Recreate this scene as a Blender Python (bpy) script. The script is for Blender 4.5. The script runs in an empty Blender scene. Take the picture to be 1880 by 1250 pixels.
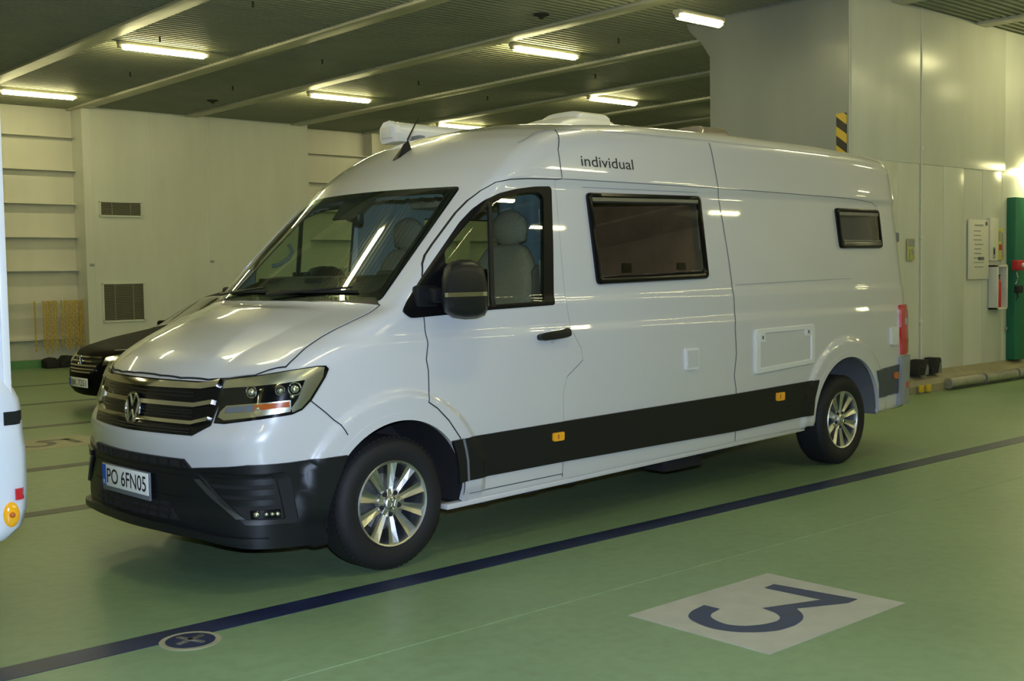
import bpy, bmesh, math, random
import numpy as np
from mathutils import Vector, Matrix
from mathutils.geometry import tessellate_polygon
random.seed(7)
rng = np.random.default_rng(3)
SC = bpy.context.scene
COL = SC.collection
PI = math.pi

# ------------------------------------------------------------------ materials
def node_mat(name):
    m = bpy.data.materials.new(name)
    m.use_nodes = True
    nt = m.node_tree
    return m, nt, nt.nodes['Principled BSDF']

def mat(name, col, rough=.5, metal=0., coat=0., spec=.5, vary=0., vscale=8., bump=0., bscale=60., emit=None, estr=0., coat_rough=.03):
    m, nt, b = node_mat(name)
    b.inputs['Base Color'].default_value = (*col, 1)
    b.inputs['Roughness'].default_value = rough
    b.inputs['Metallic'].default_value = metal
    b.inputs['Specular IOR Level'].default_value = spec
    b.inputs['Coat Weight'].default_value = coat
    b.inputs['Coat Roughness'].default_value = coat_rough
    if emit:
        b.inputs['Emission Color'].default_value = (*emit, 1)
        b.inputs['Emission Strength'].default_value = estr
    if vary > 0 or bump > 0:
        tc = nt.nodes.new('ShaderNodeTexCoord')
    if vary > 0:
        n = nt.nodes.new('ShaderNodeTexNoise')
        n.inputs['Scale'].default_value = vscale
        n.inputs['Detail'].default_value = 5
        nt.links.new(tc.outputs['Object'], n.inputs['Vector'])
        r = nt.nodes.new('ShaderNodeValToRGB')
        r.color_ramp.elements[0].position = .3
        r.color_ramp.elements[1].position = .7
        r.color_ramp.elements[0].color = (*[c*(1-vary) for c in col], 1)
        r.color_ramp.elements[1].color = (*[min(1, c*(1+vary)) for c in col], 1)
        nt.links.new(n.outputs['Fac'], r.inputs['Fac'])
        nt.links.new(r.outputs['Color'], b.inputs['Base Color'])
    if bump > 0:
        n2 = nt.nodes.new('ShaderNodeTexNoise')
        n2.inputs['Scale'].default_value = bscale
        n2.inputs['Detail'].default_value = 3
        nt.links.new(tc.outputs['Object'], n2.inputs['Vector'])
        bp = nt.nodes.new('ShaderNodeBump')
        bp.inputs['Strength'].default_value = bump
        bp.inputs['Distance'].default_value = .01
        nt.links.new(n2.outputs['Fac'], bp.inputs['Height'])
        nt.links.new(bp.outputs['Normal'], b.inputs['Normal'])
    return m

def glass_mat(name, tint, refl=1.0, rough=.0):
    m = bpy.data.materials.new(name)
    m.use_nodes = True
    nt = m.node_tree
    nt.nodes.clear()
    out = nt.nodes.new('ShaderNodeOutputMaterial')
    tr = nt.nodes.new('ShaderNodeBsdfTransparent')
    tr.inputs['Color'].default_value = (*tint, 1)
    gl = nt.nodes.new('ShaderNodeBsdfGlossy')
    gl.inputs['Roughness'].default_value = rough
    gl.inputs['Color'].default_value = (refl, refl, refl, 1)
    lw = nt.nodes.new('ShaderNodeLayerWeight'); lw.inputs['Blend'].default_value = .5
    pw = nt.nodes.new('ShaderNodeMath'); pw.operation = 'POWER'; pw.inputs[1].default_value = 4.0
    nt.links.new(lw.outputs['Facing'], pw.inputs[0])
    fr = nt.nodes.new('ShaderNodeMath'); fr.operation = 'MULTIPLY_ADD'; fr.inputs[1].default_value = .80; fr.inputs[2].default_value = .07
    nt.links.new(pw.outputs[0], fr.inputs[0])
    mx = nt.nodes.new('ShaderNodeMixShader')
    nt.links.new(fr.outputs[0], mx.inputs['Fac'])
    nt.links.new(tr.outputs[0], mx.inputs[1])
    nt.links.new(gl.outputs[0], mx.inputs[2])
    nt.links.new(mx.outputs[0], out.inputs['Surface'])
    return m

def floor_mat():
    m, nt, b = node_mat('green_deck_paint')
    L = nt.links.new
    tc = nt.nodes.new('ShaderNodeTexCoord')
    n1 = nt.nodes.new('ShaderNodeTexNoise'); n1.inputs['Scale'].default_value = .55; n1.inputs['Detail'].default_value = 6
    L(tc.outputs['Object'], n1.inputs['Vector'])
    r1 = nt.nodes.new('ShaderNodeValToRGB')
    r1.color_ramp.elements[0].position = .3; r1.color_ramp.elements[1].position = .72
    r1.color_ramp.elements[0].color = (.178, .270, .140, 1)
    r1.color_ramp.elements[1].color = (.235, .345, .188, 1)
    L(n1.outputs['Fac'], r1.inputs['Fac'])
    # drag marks running along the deck
    mp = nt.nodes.new('ShaderNodeMapping'); mp.inputs['Scale'].default_value = (.9, 9, 1)
    L(tc.outputs['Object'], mp.inputs['Vector'])
    n2 = nt.nodes.new('ShaderNodeTexNoise'); n2.inputs['Scale'].default_value = 2.2; n2.inputs['Detail'].default_value = 8; n2.inputs['Roughness'].default_value = .7
    L(mp.outputs['Vector'], n2.inputs['Vector'])
    r2 = nt.nodes.new('ShaderNodeValToRGB')
    r2.color_ramp.elements[0].position = .60; r2.color_ramp.elements[1].position = .80
    r2.color_ramp.elements[0].color = (0, 0, 0, 1); r2.color_ramp.elements[1].color = (1, 1, 1, 1)
    L(n2.outputs['Fac'], r2.inputs['Fac'])
    mx = nt.nodes.new('ShaderNodeMixRGB'); mx.inputs['Color2'].default_value = (.20, .19, .12, 1)
    sc = nt.nodes.new('ShaderNodeMath'); sc.operation = 'MULTIPLY'; sc.inputs[1].default_value = .55
    L(r2.outputs['Color'], sc.inputs[0]); L(sc.outputs[0], mx.inputs['Fac'])
    L(r1.outputs['Color'], mx.inputs['Color1'])
    # fine grime
    n3 = nt.nodes.new('ShaderNodeTexNoise'); n3.inputs['Scale'].default_value = 14; n3.inputs['Detail'].default_value = 6
    L(tc.outputs['Object'], n3.inputs['Vector'])
    r3 = nt.nodes.new('ShaderNodeValToRGB')
    r3.color_ramp.elements[0].position = .35; r3.color_ramp.elements[1].position = .6
    r3.color_ramp.elements[0].color = (.86, .86, .84, 1); r3.color_ramp.elements[1].color = (1, 1, 1, 1)
    L(n3.outputs['Fac'], r3.inputs['Fac'])
    m2 = nt.nodes.new('ShaderNodeMixRGB'); m2.blend_type = 'MULTIPLY'; m2.inputs['Fac'].default_value = .8
    L(mx.outputs['Color'], m2.inputs['Color1']); L(r3.outputs['Color'], m2.inputs['Color2'])
    L(m2.outputs['Color'], b.inputs['Base Color'])
    b.inputs['Roughness'].default_value = .38
    b.inputs['Specular IOR Level'].default_value = .45
    n4 = nt.nodes.new('ShaderNodeTexNoise'); n4.inputs['Scale'].default_value = 3.0; n4.inputs['Detail'].default_value = 4
    L(tc.outputs['Object'], n4.inputs['Vector'])
    bp = nt.nodes.new('ShaderNodeBump'); bp.inputs['Strength'].default_value = .25; bp.inputs['Distance'].default_value = .02
    L(n4.outputs['Fac'], bp.inputs['Height']); L(bp.outputs['Normal'], b.inputs['Normal'])
    return m

def panel_mat(name, col, rough=.32, bumpy=.12):
    # painted sheet metal with soft waviness and a little grime
    m, nt, b = node_mat(name)
    L = nt.links.new
    tc = nt.nodes.new('ShaderNodeTexCoord')
    mp = nt.nodes.new('ShaderNodeMapping'); mp.inputs['Scale'].default_value = (1.4, 1.4, .35)
    L(tc.outputs['Object'], mp.inputs['Vector'])
    n = nt.nodes.new('ShaderNodeTexNoise'); n.inputs['Scale'].default_value = 1.6; n.inputs['Detail'].default_value = 7
    L(mp.outputs['Vector'], n.inputs['Vector'])
    r = nt.nodes.new('ShaderNodeValToRGB')
    r.color_ramp.elements[0].position = .32; r.color_ramp.elements[1].position = .65
    r.color_ramp.elements[0].color = (*[c*.90 for c in col], 1)
    r.color_ramp.elements[1].color = (*col, 1)
    L(n.outputs['Fac'], r.inputs['Fac']); L(r.outputs['Color'], b.inputs['Base Color'])
    b.inputs['Roughness'].default_value = rough
    n2 = nt.nodes.new('ShaderNodeTexNoise'); n2.inputs['Scale'].default_value = 1.1; n2.inputs['Detail'].default_value = 2
    L(tc.outputs['Object'], n2.inputs['Vector'])
    bp = nt.nodes.new('ShaderNodeBump'); bp.inputs['Strength'].default_value = bumpy; bp.inputs['Distance'].default_value = .05
    L(n2.outputs['Fac'], bp.inputs['Height']); L(bp.outputs['Normal'], b.inputs['Normal'])
    return m

def stripe_mat(name, c1, c2, scale, axis_mix=(0, 1, 1)):
    # diagonal hazard stripes
    m, nt, b = node_mat(name)
    L = nt.links.new
    tc = nt.nodes.new('ShaderNodeTexCoord')
    dt = nt.nodes.new('ShaderNodeVectorMath'); dt.operation = 'DOT_PRODUCT'
    dt.inputs[1].default_value = axis_mix
    L(tc.outputs['Object'], dt.inputs[0])
    ml = nt.nodes.new('ShaderNodeMath'); ml.operation = 'MULTIPLY'; ml.inputs[1].default_value = scale
    L(dt.outputs['Value'], ml.inputs[0])
    fr = nt.nodes.new('ShaderNodeMath'); fr.operation = 'FRACT'
    L(ml.outputs[0], fr.inputs[0])
    gt = nt.nodes.new('ShaderNodeMath'); gt.operation = 'GREATER_THAN'; gt.inputs[1].default_value = .5
    L(fr.outputs[0], gt.inputs[0])
    mx = nt.nodes.new('ShaderNodeMixRGB'); mx.inputs['Color1'].default_value = (*c1, 1); mx.inputs['Color2'].default_value = (*c2, 1)
    L(gt.outputs[0], mx.inputs['Fac']); L(mx.outputs['Color'], b.inputs['Base Color'])
    b.inputs['Roughness'].default_value = .5
    return m

M = dict(
    white=mat('white_car_paint', (.63, .625, .63), rough=.30, coat=1.0, spec=.5),
    white_plastic=mat('white_plastic', (.75, .75, .74), rough=.35),
    black_gloss=mat('black_gloss', (.004, .004, .005), rough=.15, spec=.25),
    seal=mat('window_seal_rubber', (.005, .005, .006), rough=.3, spec=.2),
    black_plastic=mat('black_plastic', (.0085, .0095, .011), rough=.42, spec=.4, bump=.04, bscale=400),
    black_matte=mat('black_matte', (.010, .010, .011), rough=.8),
    strip=mat('charcoal_moulding', (.0095, .010, .0105), rough=.5, spec=.35, bump=.06, bscale=300),
    gap=mat('panel_gap', (.012, .013, .014), rough=.9),
    chrome=mat('chrome', (.62, .60, .55), rough=.12, metal=1.),
    alloy=mat('machined_alloy', (.72, .72, .70), rough=.33, metal=1.),
    alloy_dark=mat('alloy_barrel', (.20, .21, .23), rough=.4, metal=.9),
    tyre=mat('tyre_rubber', (.009, .009, .010), rough=.7, bump=.15, bscale=120),
    rear_lit_plastic=mat('rear_bumper_lit_plastic', (.30, .32, .36), rough=.42),  # dark grey plastic, lightened for the flash and gloss on it
    rear_lit_strip=mat('rear_moulding_lit_plastic', (.07, .08, .10), rough=.45),  # charcoal moulding again, the wall's reflection put into a lighter colour
    faint=mat('faint_body_line', (.33, .36, .37), rough=.6),
    grey_plastic=mat('grey_bumper_plastic', (.16, .175, .20), rough=.5),
    liner=mat('wheel_arch_liner', (.15, .155, .16), rough=.85),  # rear liner: flash light put into its grey, front one stays black
    amber=mat('amber_lens', (1.0, .45, .015), rough=.15, coat=1),
    orange=mat('orange_lens', (.55, .12, .02), rough=.2, coat=1),
    red=mat('red_lens', (.62, .015, .03), rough=.12, coat=1),
    clear=mat('bright_reflector', (.9, .9, .9), rough=.15, metal=1.),
    reflector=mat('lamp_reflector', (.70, .69, .58), rough=.30, metal=1.),
    lens=glass_mat('headlamp_lens', (.97, .98, .98), refl=.7),
    windscreen=glass_mat('windscreen_glass', (.66, .78, .70), refl=1.0),
    side_glass=glass_mat('side_glass', (.66, .77, .70), refl=.9),
    acrylic=glass_mat('smoked_acrylic', (.52, .46, .39), refl=1.0),
    lining=mat('cab_lining', (.26, .29, .29), rough=.9),
    curtain=mat('quilted_curtain', (.17, .21, .235), rough=.9, vary=.1, vscale=12),
    seat=mat('seat_fabric', (.30, .235, .165), rough=.95, vary=.12, vscale=90),
    seat_dark=mat('seat_side', (.11, .085, .065), rough=.9),
    dash=mat('dashboard_plastic', (.022, .024, .022), rough=.6),
    wood=mat('furniture', (.42, .32, .23), rough=.6, vary=.2, vscale=6),
    plate=mat('number_plate_white', (.95, .95, .93), rough=.25),
    plate_blue=mat('plate_blue', (.01, .10, .50), rough=.3),
    ink=mat('black_ink', (.012, .012, .014), rough=.5),
    grey_ink=mat('grey_ink', (.30, .31, .33), rough=.6),
    mirror=mat('mirror_glass', (.8, .82, .82), rough=.02, metal=1.),
    smoke=mat('smoked_dome', (.20, .17, .15), rough=.25, coat=.5),
    floor=floor_mat(),
    wall=panel_mat('cream_wall_paint', (.68, .69, .62), rough=.34),
    wall_recess=panel_mat('cream_recess_paint', (.67, .65, .56), rough=.4),
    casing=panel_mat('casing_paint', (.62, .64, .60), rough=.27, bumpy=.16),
    casing_shaded=panel_mat('casing_shaded_paint', (.28, .30, .29), rough=.35),  # same paint as the casing, darkened for the shade on the end face
    ceiling=mat('ceiling_paint', (.315, .325, .225), rough=.6, vary=.06, vscale=1.5),
    beam=mat('beam_paint', (.52, .51, .42), rough=.5, vary=.06, vscale=3),
    tube=mat('fluorescent_tube', (1, 1, 1), rough=.5, emit=(1.0, .925, .46), estr=29.),
    lamp_case=mat('lamp_case', (.50, .47, .36), rough=.5),
    stripe_blue=mat('dark_blue_line_paint', (.016, .024, .070), rough=.4, vary=.25, vscale=5),
    stripe_dim=mat('worn_grey_line_paint', (.055, .065, .055), rough=.45, vary=.3, vscale=6),
    marker=mat('off_white_marker_paint', (.40, .40, .35), rough=.5, vary=.08, vscale=7),
    marker_dim=mat('dirty_marker_paint', (.34, .33, .22), rough=.5, vary=.12, vscale=7),
    marker_ink=mat('dark_blue_digit_paint', (.020, .034, .095), rough=.45, vary=.15, vscale=8),
    steel=mat('worn_steel', (.28, .28, .27), rough=.4, metal=.8, vary=.2, vscale=20),
    galv=mat('galvanised_pipe', (.46, .45, .40), rough=.35, metal=.7, vary=.15, vscale=12),
    chain=mat('yellow_chain_paint', (.62, .44, .06), rough=.55, vary=.25, vscale=40),
    skirting=mat('green_skirting', (.10, .26, .10), rough=.5, vary=.1, vscale=4),
    rubber=mat('black_rubber', (.012, .012, .012), rough=.8),
    kerb=mat('kerb_top', (.27, .245, .16), rough=.7, vary=.12, vscale=5),
    yellow=mat('yellow_paint', (.62, .44, .03), rough=.5),
    hazard=stripe_mat('hazard_stripes', (.62, .42, .03), (.012, .012, .012), 4.6, (0, -.75, 1)),
    green_door=mat('green_door_frame', (.012, .15, .085), rough=.4, vary=.08, vscale=3),
    blue_door=mat('pale_blue_door_panel', (.28, .42, .44), rough=.4),
    paper=mat('white_notice_paper', (.66, .65, .60), rough=.6),
    paper_yellow=mat('yellow_sticker', (.50, .50, .14), rough=.6),
    label_red=mat('red_enamel', (.48, .02, .03), rough=.35),
    vent=mat('vent_louvre', (.36, .34, .25), rough=.6),
    dark_hole=mat('vent_recess', (.035, .033, .025), rough=.9),
    car_black=mat('black_car_paint', (.003, .003, .0035), rough=.5, coat=.05, spec=.03),
    car_glass=mat('dark_car_glass', (.01, .012, .012), rough=.05, coat=1.),
    mh_white=mat('motorhome_white', (.70, .74, .80), rough=.3, coat=.6),
)

# ------------------------------------------------------------------ objects
def link(o, parent=None):
    COL.objects.link(o)
    if parent is not None:
        o.parent = parent
    return o

def tag(o, label=None, cat=None, group=None, kind=None):
    if label: o['label'] = label
    if cat: o['category'] = cat
    if group: o['group'] = group
    if kind: o['kind'] = kind
    return o

def empty(name, label, cat, loc=(0, 0, 0), rz=0, group=None):
    o = bpy.data.objects.new(name, None)
    o.empty_display_size = .2
    COL.objects.link(o)
    o.location = loc
    o.rotation_euler = (0, 0, rz)
    return tag(o, label, cat, group)

def mesh_obj(name, verts, faces, material, parent=None, normals=None, sharp=None, loc=None, mats=None, midx=None):
    me = bpy.data.meshes.new(name)
    me.from_pydata([tuple(v) for v in verts], [], [tuple(int(i) for i in f) for f in faces])
    for mm in (mats or [material]):
        me.materials.append(mm)
    if midx is not None:
        me.polygons.foreach_set('material_index', [int(i) for i in midx])
    me.update()
    if me.validate():
        normals = None if normals is not None and len(me.vertices) != len(verts) else normals
    if normals is not None:
        me.polygons.foreach_set('use_smooth', [True]*len(me.polygons))
        me.normals_split_custom_set_from_vertices([tuple(n) for n in normals])
    elif sharp is not None:
        me.polygons.foreach_set('use_smooth', [True]*len(me.polygons))
        me.set_sharp_from_angle(angle=math.radians(sharp))
    me.update()
    o = bpy.data.objects.new(name, me)
    if loc is not None:
        o.location = loc
    return link(o, parent)

class B:
    """collects boxes, tubes, lathes and prisms into ONE mesh"""
    def __init__(s):
        s.bm = bmesh.new()
    def _add(s, bm2):
        me = bpy.data.meshes.new('tmp')
        bm2.to_mesh(me); bm2.free()
        s.bm.from_mesh(me)
        bpy.data.meshes.remove(me)
        return s
    def box(s, lo, hi, bev=0., seg=2, mtx=None):
        b = bmesh.new()
        bmesh.ops.create_cube(b, size=1)
        lo = Vector(lo); hi = Vector(hi)
        for v in b.verts:
            v.co = Vector([lo[i] + (v.co[i]+.5)*(hi[i]-lo[i]) for i in range(3)])
        if bev > 0:
            bmesh.ops.bevel(b, geom=list(b.edges), offset=bev, segments=seg, profile=.5, affect='EDGES')
        if mtx is not None:
            bmesh.ops.transform(b, matrix=mtx, verts=b.verts)
        return s._add(b)
    def tube(s, pts, r, seg=8, caps=True, closed=False):
        b = bmesh.new()
        P = [Vector(p) for p in pts]; n = len(P)
        rr = r if isinstance(r, (list, tuple)) else [r]*n
        rings = []
        up = Vector((0, 0, 1))
        for i, p in enumerate(P):
            if closed:
                t = (P[(i+1) % n]-P[i-1]).normalized()
            else:
                t = (P[min(i+1, n-1)]-P[max(i-1, 0)]).normalized()
            a = up if abs(t.dot(up)) < .9 else Vector((1, 0, 0))
            u = t.cross(a).normalized(); w = t.cross(u)
            rings.append([b.verts.new(p + rr[i]*(math.cos(2*PI*k/seg)*u + math.sin(2*PI*k/seg)*w)) for k in range(seg)])
        for i in range(n if closed else n-1):
            A, Bq = rings[i], rings[(i+1) % n]
            for k in range(seg):
                b.faces.new((A[k], A[(k+1) % seg], Bq[(k+1) % seg], Bq[k]))
        if caps and not closed:
            b.faces.new(rings[0][::-1]); b.faces.new(rings[-1])
        bmesh.ops.recalc_face_normals(b, faces=b.faces)
        return s._add(b)
    def lathe(s, prof, center, axis='y', seg=48, closed=False):
        # prof: list of (radius, along)
        b = bmesh.new(); c = Vector(center)
        rings = []
        for (r, h) in prof:
            ring = []
            for k in range(seg):
                a = 2*PI*k/seg
                x, y = r*math.cos(a), r*math.sin(a)
                d = Vector((x, h, y)) if axis == 'y' else (Vector((h, x, y)) if axis == 'x' else Vector((x, y, h)))
                ring.append(b.verts.new(c+d))
            rings.append(ring)
        m = len(rings)
        for i in range(m if closed else m-1):
            A, Bq = rings[i], rings[(i+1) % m]
            for k in range(seg):
                b.faces.new((A[k], A[(k+1) % seg], Bq[(k+1) % seg], Bq[k]))
        if not closed:
            b.faces.new(rings[0][::-1]); b.faces.new(rings[-1])
        bmesh.ops.remove_doubles(b, verts=b.verts, dist=1e-5)
        bmesh.ops.recalc_face_normals(b, faces=b.faces)
        return s._add(b)
    def prism(s, outline, fn0, fn1, bev=0.):
        # outline 2D points mapped by fn0 (one face) and fn1 (other face)
        b = bmesh.new()
        a = [b.verts.new(fn0(*p)) for p in outline]
        c = [b.verts.new(fn1(*p)) for p in outline]
        n = len(a)
        b.faces.new(a); b.faces.new(c[::-1])
        for i in range(n):
            b.faces.new((a[i], c[i], c[(i+1) % n], a[(i+1) % n]))
        bmesh.ops.recalc_face_normals(b, faces=b.faces)
        if bev > 0:
            bmesh.ops.bevel(b, geom=list(b.edges), offset=bev, segments=2, profile=.5, affect='EDGES')
        return s._add(b)
    def sphere(s, c, r, seg=16, scale=(1, 1, 1)):
        b = bmesh.new()
        bmesh.ops.create_uvsphere(b, u_segments=seg, v_segments=max(6, seg//2), radius=r)
        for v in b.verts:
            v.co = Vector(c) + Vector((v.co.x*scale[0], v.co.y*scale[1], v.co.z*scale[2]))
        return s._add(b)
    def build(s, name, material, parent=None, sharp=35, loc=None):
        me = bpy.data.meshes.new(name)
        s.bm.to_mesh(me); s.bm.free()
        me.materials.append(material)
        me.polygons.foreach_set('use_smooth', [True]*len(me.polygons))
        me.set_sharp_from_angle(angle=math.radians(sharp))
        o = bpy.data.objects.new(name, me)
        if loc is not None: o.location = loc
        return link(o, parent)

def text_mesh(txt, size=1., extrude=0., bold=0.):
    cu = bpy.data.curves.new('lettering', 'FONT')
    cu.body = txt; cu.size = size; cu.extrude = extrude; cu.offset = bold
    cu.align_x = 'LEFT'
    o = bpy.data.objects.new('lettering', cu)
    COL.objects.link(o)
    dg = bpy.context.evaluated_depsgraph_get()
    me = bpy.data.meshes.new_from_object(o.evaluated_get(dg))
    vs = np.array([v.co[:] for v in me.vertices]) if len(me.vertices) else np.zeros((0, 3))
    fs = [tuple(p.vertices) for p in me.polygons]
    bpy.data.objects.remove(o); bpy.data.curves.remove(cu); bpy.data.meshes.remove(me)
    return vs, fs

# ------------------------------------------------------------------ implicit surfaces -> smooth shells
def surface_nets(F, lo, hi, d):
    ax = [np.arange(lo[i], hi[i]+d[i], d[i]) for i in range(3)]
    X, Y, Z = np.meshgrid(*ax, indexing='ij')
    V = F(X, Y, Z)
    S = V < 0
    n = [s-1 for s in V.shape]
    cnt = np.zeros(n, np.int32); acc = np.zeros(n+[3])
    for a in range(3):
        o1, o2 = [i for i in range(3) if i != a]
        sl0 = [slice(None)]*3; sl1 = [slice(None)]*3
        sl0[a] = slice(0, -1); sl1[a] = slice(1, None)
        v0, v1 = V[tuple(sl0)], V[tuple(sl1)]
        cross = (v0 < 0) != (v1 < 0)
        with np.errstate(divide='ignore', invalid='ignore'):
            t = np.where(cross, v0/(v0-v1), 0)
        for i1 in (0, 1):
            for i2 in (0, 1):
                s = [None]*3
                s[a] = slice(0, n[a]); s[o1] = slice(i1, i1+n[o1]); s[o2] = slice(i2, i2+n[o2])
                s = tuple(s)
                c = cross[s]
                cnt += c
                off = np.zeros(n+[3]); off[..., a] = t[s]; off[..., o1] = i1; off[..., o2] = i2
                acc += off*c[..., None]
    act = cnt > 0
    idx = -np.ones(n, np.int64); idx[act] = np.arange(act.sum())
    ijk = np.argwhere(act)
    P = np.array(lo) + (ijk + acc[act]/cnt[act][:, None])*np.array(d)
    faces = []
    for a in range(3):
        o1, o2 = [(1, 2), (2, 0), (0, 1)][a]
        sl0 = [slice(None)]*3; sl1 = [slice(None)]*3
        sl0[a] = slice(0, -1); sl1[a] = slice(1, None)
        s0, s1 = S[tuple(sl0)], S[tuple(sl1)]
        E = np.argwhere(s0 != s1)
        ok = (E[:, o1] > 0) & (E[:, o2] > 0) & (E[:, o1] < n[o1]) & (E[:, o2] < n[o2]) & (E[:, a] < n[a])
        E = E[ok]
        fl = s0[tuple(E.T)]
        def at(d1, d2):
            q = E.copy(); q[:, o1] -= d1; q[:, o2] -= d2
            return idx[tuple(q.T)]
        q = np.stack([at(1, 1), at(0, 1), at(0, 0), at(1, 0)], 1)
        q[~fl] = q[~fl][:, ::-1]
        faces.append(q)
    return P, np.concatenate(faces)

def num_grad(F, P, e=.005):
    x, y, z = P.T
    g = np.stack([F(x+e, y, z)-F(x-e, y, z), F(x, y+e, z)-F(x, y-e, z), F(x, y, z+e)-F(x, y, z-e)], -1)/(2*e)
    return g

def normal_of(F, P):
    g = num_grad(F, P)
    return g/np.maximum(np.linalg.norm(g, axis=-1, keepdims=True), 1e-9)

def snap(F, P, it=5):
    for _ in range(it):
        g = num_grad(F, P)
        f = F(*P.T)
        P = P - g*(f/np.maximum((g*g).sum(-1), .05))[:, None]
    return P

def solve(F, P0, D, t0, t1):
    """first crossing from inside (t0) to outside (t1) along P0+tD"""
    a = np.full(len(P0), t0, float); b = np.full(len(P0), t1, float)
    for _ in range(34):
        m = (a+b)/2
        v = F(*(P0+m[:, None]*D).T)
        ins = v < 0
        a = np.where(ins, m, a); b = np.where(ins, b, m)
    return P0+((a+b)/2)[:, None]*D

# ------------------------------------------------------------------ sheet patches that follow a surface
def round_poly(pts, r=.02, n=4):
    out = []
    m = len(pts)
    for i in range(m):
        p0, p1, p2 = [np.array(pts[k % m], float) for k in (i-1, i, i+1)]
        rr = r[i] if isinstance(r, (list, tuple)) else r
        a = p0-p1; c = p2-p1
        la, lc = np.linalg.norm(a), np.linalg.norm(c)
        q = min(rr, la*.45, lc*.45)
        if q < 1e-5:
            out.append(tuple(p1)); continue
        s, e = p1+a/la*q, p1+c/lc*q
        for k in range(n+1):
            t = k/n
            out.append(tuple((1-t)**2*s+2*t*(1-t)*p1+t*t*e))
    return out

def offset_poly(pts, d):
    P = np.array(pts, float); n = len(P)
    ar = .5*np.sum(P[:, 0]*np.roll(P[:, 1], -1)-np.roll(P[:, 0], -1)*P[:, 1])
    sg = 1 if ar > 0 else -1
    out = []
    for i in range(n):
        e1 = P[i]-P[i-1]; e2 = P[(i+1) % n]-P[i]
        n1 = np.array([e1[1], -e1[0]])*sg/max(np.linalg.norm(e1), 1e-9)
        n2 = np.array([e2[1], -e2[0]])*sg/max(np.linalg.norm(e2), 1e-9)
        m = n1+n2
        m = m/max(np.linalg.norm(m), 1e-6)
        c = max(.5, m.dot(n1))
        out.append(tuple(P[i]+m*d/c))
    return out

def keyhole(outer, inner):
    return (list(outer), list(inner))

def in_poly(P, poly):
    x, y = P[:, 0], P[:, 1]
    Q = np.array(poly); r = np.zeros(len(P), bool)
    for i in range(len(Q)):
        x1, y1 = Q[i]; x2, y2 = Q[i-1]
        c = ((y1 > y) != (y2 > y))
        with np.errstate(divide='ignore', invalid='ignore'):
            r ^= c & (x < (x2-x1)*(y-y1)/(y2-y1)+x1)
    return r

def _clip(poly, ax, val, keep_less):
    out = []
    n = len(poly)
    for i in range(n):
        p, q = poly[i-1], poly[i]
        ip = (p[ax] <= val) if keep_less else (p[ax] >= val)
        iq = (q[ax] <= val) if keep_less else (q[ax] >= val)
        if ip != iq:
            t = (val-p[ax])/(q[ax]-p[ax])
            c = [p[0]+t*(q[0]-p[0]), p[1]+t*(q[1]-p[1])]
            c[ax] = val
            out.append(tuple(c))
        if iq:
            out.append(q)
    return out

def cells(poly, du, dv):
    """cut a polygon (or (outer, hole)) into small convex pieces on a grid"""
    rings = list(poly) if isinstance(poly, tuple) else [poly]
    P = np.array(rings[0])
    u0, v0 = P.min(0); u1, v1 = P.max(0)
    nu = max(1, int(math.ceil((u1-u0)/du))); nv = max(1, int(math.ceil((v1-v0)/dv)))
    us = np.linspace(u0, u1, nu+1); vs = np.linspace(v0, v1, nv+1)
    out = []
    su, sv = 1/du, 1/dv
    tri = tessellate_polygon([[Vector((p[0]*su, p[1]*sv, 0)) for p in r] for r in rings])
    flat = [tuple(map(float, p)) for r in rings for p in r]
    for t in tri:
        base = [flat[i] for i in t]
        bu = [p[0] for p in base]; bv = [p[1] for p in base]
        i0 = max(0, int(np.searchsorted(us, min(bu)))-1); i1 = min(nu, int(np.searchsorted(us, max(bu))))
        for i in range(i0, i1):
          col = _clip(_clip(base, 0, us[i], False), 0, us[i+1], True)
          if len(col) < 3: continue
          for j in range(nv):
            if vs[j] > max(bv) or vs[j+1] < min(bv): continue
            c = _clip(_clip(col, 1, vs[j], False), 1, vs[j+1], True)
            if len(c) < 3: continue
            q = []
            for p in c:
                if not q or abs(p[0]-q[-1][0])+abs(p[1]-q[-1][1]) > 1e-6: q.append(p)
            if len(q) > 1 and abs(q[0][0]-q[-1][0])+abs(q[0][1]-q[-1][1]) < 1e-6: q.pop()
            if len(q) < 3: continue
            A = np.array(q)
            if abs(np.sum(A[:, 0]*np.roll(A[:, 1], -1)-np.roll(A[:, 0], -1)*A[:, 1])) < 1e-8: continue
            out.append(q)
    return out

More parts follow.
